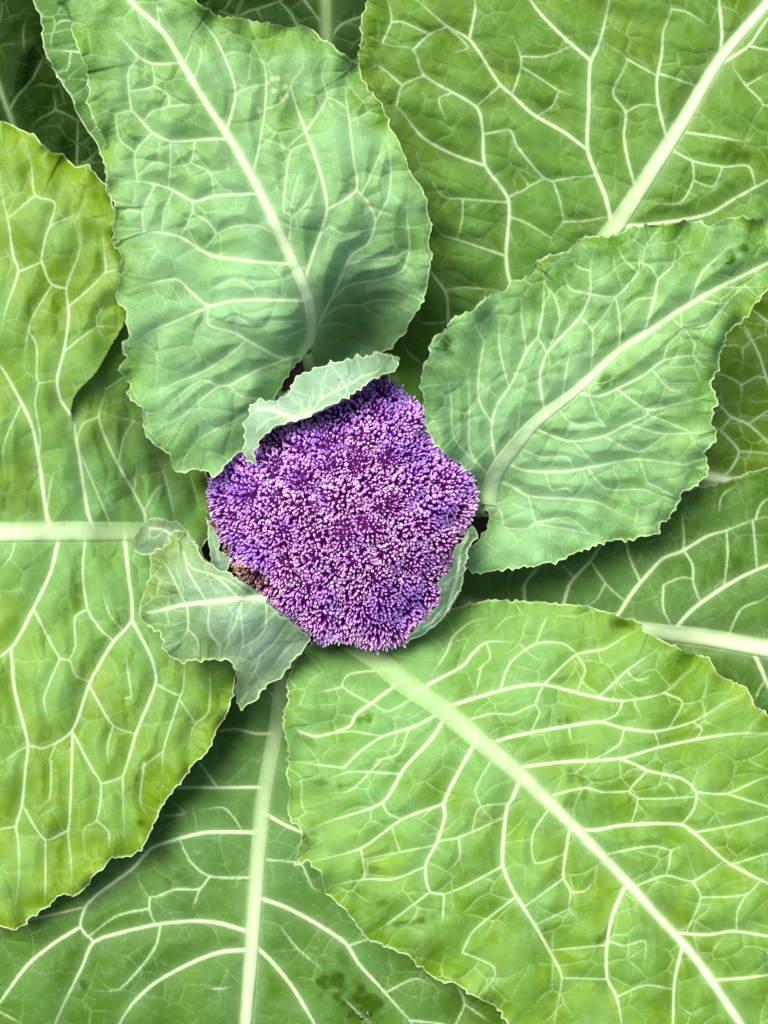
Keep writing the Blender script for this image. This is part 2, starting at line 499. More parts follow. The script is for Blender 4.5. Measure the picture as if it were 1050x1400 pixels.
        for cx, cy, rx, ry, ang, st in rubs:
            ca, sa = math.cos(math.radians(ang)), math.sin(math.radians(ang))
            u = (Q[:, 0] - cx) * ca + (Q[:, 1] - cy) * sa; v = -(Q[:, 0] - cx) * sa + (Q[:, 1] - cy) * ca
            rub = np.maximum(rub, st * np.clip(1.6 - 1.4 * np.sqrt((u / rx) ** 2 + (v / ry) ** 2) + 0.35 * W['d'](Q), 0, 1))
        db = np.hypot(Q[:, 0] - wax_base[0], Q[:, 1] - wax_base[1])
        wx = wax0 - 0.06 + 0.62 * np.exp(-(db / wax_r) ** 2) - 0.28 * np.exp(-dmg / 22.0) + 0.10 * W['a'](Q)
        mg = np.clip(1.35 - dmg / 1.5, 0, 1) * 0.75 * margin
        for cx, cy, rr in spots:
            mg = np.maximum(mg, np.clip(1.5 - np.hypot(Q[:, 0] - cx, Q[:, 1] - cy) / rr, 0, 0.4))
        return z, dict(vein=vein, halo=halo, wax=np.clip(wx, 0, 1), rub=rub, margin=mg), dmg

    z, at, dmg = field(P)
    # pale glands on the tooth tips
    tb = Bins(P)
    for q in ol[tipm > 0.8]:
        idx = tb.near(q - 4, q + 4)
        if len(idx):
            d = np.hypot(*(P[idx] - q).T); at['margin'][idx] = np.maximum(at['margin'][idx], np.clip(1.6 - d / 1.7, 0, 1) * margin)
    # --- thickness: the rim is turned down
    V = world_pts(P, z)
    bd = np.arange(nb)
    inward = P[bd] - nx * 1.2 * (1 if True else 1)
    V2 = world_pts(inward, z[bd] - 2.2)
    nV = len(V)
    n1 = np.arange(nb); n2 = (n1 + 1) % nb
    rim = np.concatenate([np.stack([n1, n2, n2 + nV], 1), np.stack([n1, n2 + nV, n1 + nV], 1)])
    if area < 0: rim = rim[:, ::-1]
    allV = [V, V2]; allF = [F, rim[:, ::-1]]; allP = [P, inward]
    A = {k_: [v, v[bd] * (0.5 if k_ == 'margin' else 1)] for k_, v in at.items()}
    off = nV + nb
    # --- where the leaf folds over and runs down out of sight
    for sk, centre, prof in skirts:
        ln = smooth_line(sk, 3.0)
        zl, al, _ = field(ln)
        dr = ln - np.array(centre); dr /= np.linalg.norm(dr, axis=1)[:, None]
        fade = np.sin(np.pi * np.linspace(0.04, 0.96, len(ln))) ** 0.4
        rowsV, m = [], len(ln)
        for k_, (sh, dp) in enumerate(prof):
            q = ln + dr * sh * (fade[:, None] if k_ else 1)
            allV.append(world_pts(q, zl - dp * fade)); allP.append(q)
            for kk in A: A[kk].append(al[kk] * (0.0 if kk == 'margin' else 1))
        i = off + np.arange(len(prof) * m).reshape(len(prof), m)
        q4 = np.stack([i[:-1, :-1].ravel(), i[:-1, 1:].ravel(), i[1:, 1:].ravel(), i[1:, :-1].ravel()], 1)
        allF.append(np.concatenate([q4[:, [0, 1, 2]], q4[:, [0, 2, 3]]])); off += len(prof) * m
    leaf = new_mesh('leaf', np.concatenate(allV), np.concatenate(allF), mat, plant, {k_: np.concatenate(v) for k_, v in A.items()}, np.concatenate(allP))
    leaf['label'] = label
    SURF[mat.name + '_' + str(len(SURF))] = lambda x, y: float(field(np.array([(x, y), (x + 1, y)], float))[0][0])
    # --- raised ribs: each a strip with a rounded back
    def ribbon(name, ln, wid, pale, height):
        T = np.gradient(ln, axis=0); T /= np.linalg.norm(T, axis=1)[:, None] + 1e-9
        N = np.stack([-T[:, 1], T[:, 0]], 1)
        us = np.array([-1.25, -1, -0.8, -0.5, -0.2, 0.2, 0.5, 0.8, 1, 1.25])
        m = len(us)
        Q = (ln[:, None] + us[None, :, None] * (wid[:, None, None] / 2) * N[:, None]).reshape(-1, 2)
        zz, aa, dmm = field(Q)
        # ribs ride on the furrow's floor: use the centre line's height, blended to the blade at the sides
        u = np.tile(us, len(ln)); wv = np.repeat(wid, m)
        lift = height * wv * (np.sqrt(np.clip(1 - (u / 1.25) ** 2, 0, 1))) - 0.9
        lift -= np.where(np.abs(u) > 1.2, 1.2, 0)
        pl = np.clip(np.exp(-(np.abs(u) / 0.86) ** 3.0) * 1.04, 0, 1) * np.repeat(pale, m)
        aa['vein'] = np.maximum(aa['vein'] * 0.6, pl); aa['margin'] = aa['margin'] * 0
        aa['halo'] = np.maximum(aa['halo'], 0.85)
        aa['rub'] = aa['rub'] * 0.3
        i = np.arange(len(ln) * m).reshape(len(ln), m)
        q4 = np.stack([i[:-1, :-1].ravel(), i[:-1, 1:].ravel(), i[1:, 1:].ravel(), i[1:, :-1].ravel()], 1)
        o = new_mesh(name, world_pts(Q, zz + lift), q4, mat, leaf, aa, Q)
        return o
    if mid is not None:
        wl = np.interp(np.linspace(0, 1, len(mid)), np.linspace(0, 1, len(mw)), mw)
        ribbon('midrib', mid, wl, np.interp(np.linspace(0, 1, len(mid)), np.linspace(0, 1, len(mpl)), mpl), 0.20)
    for w, ln, endw, stw in lines:
        if w >= ribbon_min:
            t_ = np.linspace(0, 1, len(ln))
            wl = w * 0.66 * (1 - 0.60 * t_) * np.maximum((1 - (1 - endw) * np.clip((t_ - 0.62) / 0.38, 0, 1)) * (1 - (1 - stw) * np.clip((0.38 - t_) / 0.38, 0, 1)), 0.3)
            ribbon('side_vein', ln, wl, np.full(len(ln), min(0.95, 0.48 + 0.065 * w)) * (1 - (1 - endw) * np.clip((t_ - 0.7) / 0.3, 0, 1) * 0.7), 0.22)
    # --- stalk down to the stem
    if petiole:
        z0, _, _ = field(np.array([petiole[0]], float))
        a = world_pts([petiole[0]], z0 - petiole[2] * 0.42)[0]
        e = world_pts([(470 + (petiole[0][0] - 470) * 0.08, 700 + (petiole[0][1] - 700) * 0.08)], [petiole[1]])[0]
        mdl = a * 0.5 + e * 0.5; mdl[2] -= 0.25 * abs(a[2] - e[2]) ; mdl[:2] = a[:2] * 0.6 + e[:2] * 0.4
        t = np.linspace(0, 1, 12)[:, None]
        C = (1 - t) ** 2 * a + 2 * t * (1 - t) * mdl + t ** 2 * e
        V, Fq = tube(C, np.linspace(petiole[2] * 0.5, petiole[2] * 0.75, 12) * K, 12, 0.8)
        new_mesh('petiole', V, Fq, STALK, leaf)
    return leaf

# ------------------------------------------------------------------ the leaves (outline, heights, ribs and veins as they grow)
# A: pale leaf above and left of the head
build_leaf(
    [(80,0),(95,25),(97,42),(106,65),(119,97),(121,143),(133,173),(143,193),(139,208),(146,230),(147,255),(158,283),(156,310),(154,330),(165,350),
     (164,373),(160,407),(173,427),(172,442),(177,460),(167,473),(173,488),(163,503),(177,523),(175,540),(193,557),(197,577),(202,600),(227,617),
     (237,627),(238,640),(247,645),(267,642),(285,645),(293,652),(313,630),(333,610),(345,580),(352,555),(373,546),(382,530),(400,503),(418,487),
     (440,505),(470,508),(500,496),(520,482),(530,478),(550,457),(563,437),(577,413),(588,367),(588,350),(587,320),(587,293),(577,257),(558,230),
     (547,197),(532,172),(525,147),(508,127),(493,100),(488,88),(473,78),(457,63),(438,53),(422,38),(398,37),(375,33),(350,30),(323,23),(303,25),
     (283,12),(267,0),(230,-60),(170,-110),(110,-90),(75,-40)],
    [(110,-80,50),(260,-20,42),(450,60,-8),(100,60,42),(145,250,22),(165,400,14),(165,500,8),(200,600,-4),(290,645,-35),(350,550,-62),(400,500,-84),
     (422,465,-70),(423,430,-42),(397,357,-12),(350,250,12),(283,143,32),(250,300,14),(260,450,-6),(300,540,-30),(520,150,-10),(588,350,-48),(565,250,-18),
     (480,260,8),(455,330,-16),(508,385,-84),(452,415,-92),(512,440,-190),(540,472,-190),(480,480,-250),(577,415,-92)],
    [(130,-60),(177,0),(222,43),(247,83),(283,143),(310,183),(350,252),(395,345),(420,400),(427,433),(425,463),(413,485)],
    [3,4,5,6,7.5,9,10.5,12,14,15,15,12],
    [(4.2,[(247,88),(208,87),(190,78),(173,60),(157,43)]),
     (4.4,[(310,192),(287,190),(233,193),(207,180),(180,152),(158,156),(133,148)]),
     (2.6,[(180,150),(176,123),(176,97),(190,78)]),(2.4,[(177,124),(210,117),(208,88)]),(2.4,[(210,117),(230,130),(230,145),(207,153),(198,165)]),
     (2.2,[(230,145),(263,143),(283,142)]),
     (5.0,[(350,268),(293,268),(265,275),(230,257),(188,248),(150,255)]),
     (2.8,[(207,182),(185,208),(187,247)]),(2.4,[(185,208),(163,190),(158,157)]),(2.4,[(233,193),(233,227),(230,255)]),
     (2.2,[(268,193),(260,222),(235,230)]),(2.2,[(260,222),(287,237),(293,267)]),(2.0,[(233,227),(212,222),(190,240)]),
     (5.0,[(397,364),(350,358),(290,350),(277,343),(243,323),(197,317),(157,330)]),
     (2.6,[(263,277),(263,290),(247,322)]),(2.4,[(210,257),(195,290),(197,315)]),(2.4,[(263,290),(283,303),(295,320),(280,337)]),
     (2.6,[(388,322),(350,308),(320,310),(295,320)]),(2.0,[(236,262),(225,288),(222,315)]),(2.0,[(195,290),(175,288),(160,295)]),
     (5.0,[(416,413),(350,410),(313,412),(285,418),(262,400),(242,382),(205,388),(167,400)]),
     (2.8,[(283,420),(245,437),(207,453),(185,470)]),(4.2,[(413,485),(387,490),(350,472),(320,455),(285,443),(285,420)]),
     (3.0,[(335,470),(310,488),(280,507),(233,527),(205,545)]),(4.0,[(395,491),(350,507),(313,527),(300,528),(263,557),(233,590)]),
     (2.6,[(372,548),(350,545),(330,542),(313,530)]),(2.6,[(350,560),(333,568),(273,600),(253,627)]),(2.2,[(300,528),(275,520),(240,545),(215,570)]),
     (2.0,[(340,385),(320,382),(300,390),(285,400)]),(2.2,[(330,383),(345,395),(352,408)]),(2.0,[(345,440),(320,432),(300,437)]),
     (2.0,[(410,440),(380,440),(352,452)]),(2.0,[(422,445),(395,458),(370,462)]),(2.0,[(400,380),(370,385),(350,380)]),
     (3.2,[(220,37),(216,18),(213,-6)]),(4.6,[(315,177),(322,130),(315,97),(293,50),(273,27),(255,10)]),
     (3.8,[(347,240),(353,207),(362,150),(363,97),(350,67),(335,45)]),
     (5.6,[(420,400),(418,380),(427,350),(447,287),(437,233),(418,180),(398,117),(413,93),(415,67)]),
     (2.8,[(418,180),(447,133),(440,103),(448,80)]),(3.2,[(400,340),(397,293),(388,290),(390,253),(398,207),(415,198)]),
     (3.9,[(448,287),(487,260),(483,215),(478,167),(473,133),(475,87)]),
     (5.2,[(428,460),(437,440),(457,400),(480,350),(503,333),(513,303),(503,277),(487,260)]),
     (3.4,[(513,303),(532,267),(533,207),(530,177)]),(2.6,[(497,263),(517,217),(520,180)]),
     (3.6,[(450,413),(477,390),(520,382),(550,370),(560,340),(557,300),(560,253)]),
     (3.2,[(440,437),(467,418),(493,417),(517,410),(563,413)]),(2.6,[(493,417),(510,428),(527,440)]),(2.4,[(437,448),(460,443),(493,450)]),
     (2.8,[(477,363),(490,357),(540,352),(560,340)]),(2.0,[(418,180),(400,195),(390,210)]),(2.2,[(360,150),(385,140),(398,117)]),
     (2.0,[(478,167),(500,155),(515,145)]),(2.0,[(447,133),(460,138),(474,150)]),(2.0,[(362,190),(380,197),(398,207)]),
     (2.2,[(430,320),(450,310),(470,320),(500,310)]),(2.0,[(405,300),(425,270),(437,233)]),(2.0,[(398,290),(405,250),(415,225)]),
     (2.0,[(250,90),(262,60),(250,40)]),(2.0,[(322,130),(340,120),(363,115)]),(2.0,[(270,110),(275,70),(262,45)])],
    'pale', 'pale waxy green leaf with a white midrib above the head and its small folded leaf', (420,480), 0.50, 300,
    spacing=1.7, net_amt=0.9, teeth=2.6, cell=30, cell_angle=0.3, petiole=((418,480),-330,16),
    rubs=[(160,292,12,9,0,.7),(320,165,20,14,60,.3),(145,200,6,10,0,.6)], quilt=1.9,
    spots=[(372,108,3),(380,107,3),(374,124,2.6),(385,135,3),(392,131,2.5),(390,119,2.5),(354,151,3.5),(366,113,2)])

# B: pale leaf right of the head
build_leaf(
    [(580,497),(577,527),(580,550),(583,580),(597,610),(627,633),(650,657),(660,680),(668,700),(668,720),(655,738),(643,750),(637,767),(640,777),
     (660,782),(700,777),(733,773),(767,765),(783,757),(817,743),(843,738),(867,735),(897,728),(905,713),(920,700),(927,690),(930,677),(953,662),
     (968,643),(962,617),(972,612),(977,597),(973,580),(972,567),(975,557),(982,547),(975,537),(973,517),(983,503),(983,487),(990,467),(1000,450),
     (1027,425),(1037,410),(1050,393),(1082,372),(1100,350),(1085,325),(1050,305),(1020,297),(1000,298),(983,303),(970,308),(953,303),(933,302),
     (913,308),(887,308),(863,312),(847,320),(827,323),(810,323),(793,328),(775,343),(757,348),(743,353),(727,367),(715,380),(700,383),(690,397),
     (678,400),(653,417),(640,427),(617,437),(612,450),(598,457),(590,470),(585,490)],
    [(578,520,-10),(600,460,0),(597,610,-50),(650,657,-115),(668,690,-140),(640,770,-150),(680,643,-96),(733,577,-42),(790,532,-16),(893,450,12),(983,393,22),
     (1090,345,20),(640,560,-45),(660,480,-18),(700,395,8),(780,345,14),(900,305,12),(1040,300,16),(1030,420,6),(980,500,-14),(975,590,-30),(930,680,-62),
     (850,738,-88),(700,777,-140),(760,680,-92),(860,620,-42),(900,520,-6),(800,430,6)],
    [(668,690),(672,665),(680,643),(700,615),(733,577),(790,532),(843,483),(893,450),(933,422),(983,393),(1050,360),(1090,342)],
    [22,20,18,15,12,10,8.5,7,5.5,4,2.6,2],
    [(4.4,[(743,563),(738,517),(748,483),(793,433),(807,402),(807,370),(810,350),(815,335)]),
     (3.2,[(807,402),(842,405),(872,372),(875,350),(880,325)]),
     (4.4,[(673,640),(672,590),(678,557),(700,523),(720,480),(735,463),(748,483)]),
     (2.8,[(735,463),(743,417),(743,357)]),(2.4,[(720,480),(713,433),(713,400)]),
     (3.2,[(845,480),(848,447),(842,405)]),(2.8,[(802,510),(810,453),(793,433)]),(2.2,[(810,450),(827,430),(842,405)]),
     (3.8,[(877,455),(895,407),(900,383),(920,363),(923,350),(925,325)]),(3.2,[(940,413),(960,373),(983,350),(1000,335)]),
     (2.6,[(765,547),(777,493),(788,467)]),(3.2,[(665,655),(643,617),(642,557),(640,500)]),(3.0,[(672,580),(655,547),(655,507),(662,467)]),
     (3.0,[(640,643),(620,597),(617,550),(610,500)]),(2.8,[(693,527),(683,477),(683,430)]),(2.2,[(662,467),(650,445),(648,430)]),
     (2.4,[(700,640),(705,600),(710,570),(713,540)]),(2.2,[(748,483),(765,440),(760,410),(752,385)]),(2.2,[(807,402),(780,395),(770,370)]),
     (2.2,[(872,372),(850,350),(845,330)]),(2.2,[(895,407),(870,410),(848,430)]),(2.0,[(900,383),(890,365),(875,358)]),(2.0,[(807,370),(790,365),(780,350)]),
     (4.6,[(788,540),(817,542),(843,532),(880,513),(907,493),(947,486),(983,487)]),
     (2.6,[(907,493),(913,473),(933,450),(918,437)]),(2.8,[(933,450),(967,443),(1000,427)]),(2.8,[(843,533),(885,560),(923,553),(973,540)]),
     (2.2,[(892,507),(917,533),(940,532)]),(4.4,[(735,593),(777,603),(823,597),(858,580),(885,567),(885,560)]),
     (3.0,[(858,582),(907,593),(973,590)]),(4.6,[(690,632),(717,643),(767,645),(817,637),(870,628),(967,640)]),
     (2.4,[(825,598),(873,618),(913,607)]),(2.2,[(783,605),(813,630)]),(2.8,[(803,643),(828,668),(883,670),(927,683)]),(2.2,[(873,630),(885,660)]),
     (4.2,[(676,655),(700,665),(722,678),(777,682),(817,687),(843,700),(870,712)]),(2.6,[(722,680),(728,700),(733,713),(777,708),(810,717)]),
     (2.8,[(674,680),(685,700),(690,720),(720,723),(733,713)]),(2.4,[(733,718),(783,725),(833,737)]),
     (2.2,[(767,567),(785,582),(810,578),(827,583)]),(2.2,[(805,547),(817,570),(827,583)]),(2.2,[(715,620),(740,625),(775,625),(785,640)]),
     (2.0,[(885,660),(910,672),(925,690)]),(2.0,[(745,655),(755,670),(775,668),(790,680)]),(2.0,[(885,567),(920,580),(945,580)]),
     (2.2,[(947,486),(950,470),(935,452)]),(2.0,[(947,486),(960,500),(972,505)]),(2.0,[(960,420),(990,415),(1015,405)]),(2.2,[(983,395),(1010,393),(1040,392)])],
    'pale', 'pale green oval leaf with toothed edges and a torn tip right of the head', (668,690), 0.50, 260,
    spacing=1.7, net_amt=0.9, pleat=1.5, teeth=3.4, cell=28, cell_angle=-0.6, petiole=((668,697),-340,20), mid_pale=[.35,.55,.8,1,1,1,1,1,1,1],
    rubs=[(612,468,9,15,-25,1.0),(828,518,18,9,-50,.9),(745,588,10,9,0,.9),(755,500,12,26,10,.5),(1000,350,26,9,-30,1.0),(850,455,6,10,0,.6),(752,440,10,22,0,.5)], quilt=1.9)

# C: large leaf below right of the head
build_leaf(
    [(470,868),(440,878),(420,885),(404,905),(394,930),(393,960),(388,983),(387,993),(393,1020),(395,1050),(392,1063),(397,1077),(393,1115),(412,1135),
     (407,1160),(409,1182),(422,1177),(430,1187),(440,1195),(443,1215),(460,1233),(477,1250),(500,1280),(523,1293),(537,1298),(557,1305),(573,1320),
     (595,1337),(623,1345),(650,1362),(680,1378),(697,1402),(740,1450),(850,1520),(1000,1560),(1150,1560),(1240,1450),(1250,1250),(1200,1100),(1120,1020),
     (1050,978),(1033,965),(1023,943),(1007,935),(983,922),(967,900),(940,892),(920,883),(900,872),(883,863),(880,852),(863,847),(843,842),(827,837),
     (797,828),(767,827),(737,823),(700,823),(683,821),(657,823),(633,828),(610,838),(580,850),(540,855),(500,855)],
    [(483,877,-165),(517,900,-130),(603,967,-62),(700,1043,-32),(833,1180,-12),(1013,1400,0),(1150,1560,-20),(400,910,-112),(388,990,-90),(395,1110,-66),
     (440,1200,-54),(540,1300,-48),(690,1400,-46),(850,1520,-40),(450,960,-90),(520,1060,-52),(600,1200,-30),(760,1320,-20),(1240,1400,-30),(1200,1120,-50),
     (1050,978,-60),(900,872,-76),(760,827,-104),(640,830,-135),(560,855,-155),(680,900,-96),(800,960,-56),(950,1060,-26),(1050,1220,-16)],
    [(478,873),(517,900),(550,930),(603,967),(650,1007),(705,1053),(777,1123),(833,1180),(900,1253),(953,1313),(1013,1400),(1090,1500)],
    [30,28,26,24,19.5,15,11.5,10.5,10,9,8,6],
    [(5.0,[(580,927),(633,910),(645,895),(665,878),(705,878)]),(4.0,[(588,922),(610,893),(620,870),(645,850),(670,845)]),
     (3.0,[(683,940),(697,907),(733,880),(770,880),(787,890)]),
     (5.2,[(617,952),(700,940),(743,936),(800,950),(852,958),(907,947),(950,912)]),
     (3.6,[(743,935),(788,895),(827,887),(850,873),(873,860)]),(3.0,[(820,948),(857,917),(900,887)]),(2.6,[(907,947),(933,960),(913,990)]),
     (2.8,[(852,958),(843,977),(820,987)]),(2.6,[(742,940),(732,963),(738,973),(725,997)]),(2.4,[(700,977),(732,963)]),(3.0,[(640,977),(670,976),(700,977)]),
     (5.0,[(673,1008),(700,1007),(780,992),(820,987),(850,995),(895,1000),(947,987),(987,963),(1027,945)]),
     (2.4,[(778,993),(780,1013)]),(2.4,[(895,1000),(900,1017)]),(2.2,[(947,987),(960,997),(950,1008)]),(2.6,[(853,997),(847,1017),(810,1033)]),
     (5.0,[(705,1047),(767,1042),(847,1037),(900,1022),(967,1008),(1007,1003),(1050,1003),(1100,1010)]),
     (4.4,[(847,1037),(873,1047),(883,1053),(933,1065),(952,1083),(948,1107),(932,1125)]),
     (3.2,[(952,1083),(993,1085),(1040,1065),(1070,1058)]),(2.8,[(993,1085),(1050,1103),(1090,1115)]),(2.6,[(885,1055),(860,1082),(872,1092),(863,1113)]),
     (2.4,[(872,1092),(907,1092),(947,1088)]),(3.2,[(752,1082),(800,1077),(823,1083),(860,1082)]),
     (5.4,[(790,1130),(813,1135),(853,1128),(930,1127),(953,1142),(993,1178),(1050,1208),(1100,1230),(1160,1240)]),
     (3.2,[(950,1137),(1010,1127),(1070,1122)]),(2.8,[(1003,1178),(1050,1167),(1090,1160)]),(3.0,[(830,1163),(867,1160),(897,1157),(917,1162),(940,1153)]),
     (2.2,[(917,1162),(915,1183),(910,1197)]),(3.2,[(873,1205),(910,1197),(947,1205),(967,1193),(990,1180)]),(2.6,[(947,1205),(958,1227),(940,1267)]),
     (2.4,[(958,1227),(1020,1223),(1037,1210)]),(2.6,[(1020,1223),(1008,1247),(1007,1267)]),
     (5.0,[(925,1272),(967,1278),(1003,1273),(1050,1280),(1120,1290)]),(4.2,[(975,1340),(1017,1337),(1050,1333),(1110,1325)]),
     (4.8,[(547,935),(510,960),(487,977),(478,993),(433,1007),(405,1008)]),(3.0,[(527,922),(477,922),(468,938),(503,958)]),(2.4,[(463,947),(430,948)]),
     (2.4,[(563,967),(530,973),(512,965)]),(4.2,[(603,977),(567,993),(523,1007),(493,1027),(470,1050)]),
     (5.4,[(607,980),(590,1010),(553,1050),(523,1097),(450,1123),(410,1140)]),(3.0,[(523,1097),(530,1112),(550,1118)]),(3.0,[(547,1057),(480,1055),(443,1067)]),
     (6.0,[(653,1010),(630,1050),(607,1097),(608,1117),(598,1150),(582,1183),(587,1218),(607,1223)]),
     (3.9,[(607,1098),(550,1120),(493,1160),(417,1180)]),(2.6,[(600,1150),(627,1145),(687,1117)]),(2.4,[(627,1147),(628,1173),(610,1193)]),
     (2.8,[(582,1185),(537,1202),(500,1202),(443,1213)]),(2.6,[(493,1160),(498,1187),(497,1202)]),(2.8,[(587,1220),(530,1263),(507,1277)]),
     (2.8,[(607,1223),(605,1263)]),(2.4,[(592,1153),(547,1165),(498,1175)]),(2.0,[(547,1165),(540,1138)]),
     (6.2,[(707,1066),(700,1093),(693,1103),(687,1180),(700,1215),(730,1263),(750,1298),(768,1335),(760,1383),(755,1420)]),
     (3.2,[(687,1183),(633,1213),(607,1223)]),(3.2,[(703,1228),(647,1273),(632,1302)]),(2.4,[(632,1302),(673,1320),(677,1333),(660,1360)]),
     (4.6,[(777,1130),(770,1197),(780,1220),(778,1243),(790,1257)]),(2.8,[(770,1200),(718,1240)]),(2.4,[(780,1220),(800,1218),(815,1200)]),
     (2.4,[(778,1243),(735,1263)]),(2.6,[(743,1113),(728,1142),(732,1180),(770,1167)]),
     (5.6,[(853,1210),(838,1250),(830,1290),(830,1337),(843,1363),(850,1400),(855,1440)]),(2.6,[(830,1292),(753,1298)]),(2.8,[(828,1340),(768,1337)]),
     (2.6,[(835,1287),(853,1293),(882,1287),(880,1323)]),(2.6,[(843,1363),(882,1347),(913,1352)]),(5.0,[(927,1295),(922,1343),(920,1400),(915,1440)]),
     (2.2,[(515,1040),(480,1080),(450,1085)]),(2.0,[(660,1050),(650,1080),(655,1100)]),(2.2,[(560,1000),(545,1030),(520,1040)]),(2.0,[(750,840),(740,860),(733,880)]),
     (2.2,[(788,895),(800,915),(790,940)]),(2.0,[(857,917),(870,930),(890,925)]),(2.0,[(665,878),(670,900),(655,915)]),(2.2,[(652,905),(655,925),(650,942)]),
     (2.2,[(680,1085),(655,1105),(640,1125)]),(2.0,[(433,1007),(410,1000),(400,990)]),(2.2,[(470,1050),(430,1045),(405,1040)]),(2.0,[(523,1007),(480,1000),(430,1020)])],
    'fresh', 'large fresh green leaf whose broad pale midrib starts under the head, below right', (483,877), 0.38, 300,
    spacing=1.75, net_amt=0.9, quilt=1.7, teeth=2.6, cell=32, cell_angle=-0.4, petiole=((490,882),-380,26), mid_pale=[.18,.26,.4,.6,.85,1,1,1,1],
    rubs=[(848,852,20,9,8,1.0),(555,1262,36,5,-8,1.0),(495,982,14,9,-20,.8),(420,1015,16,8,30,.6),(780,1100,14,26,50,.7),(785,1060,14,9,0,.7),(485,1215,14,12,20,.6),
          (520,1235,12,5,0,.8),(440,1070,22,5,10,.6),(505,1188,14,6,-20,.8),(825,1280,8,22,25,.8),(775,985,14,6,-10,.7),(745,1278,8,10,0,.6),(415,1145,9,6,30,.7)])

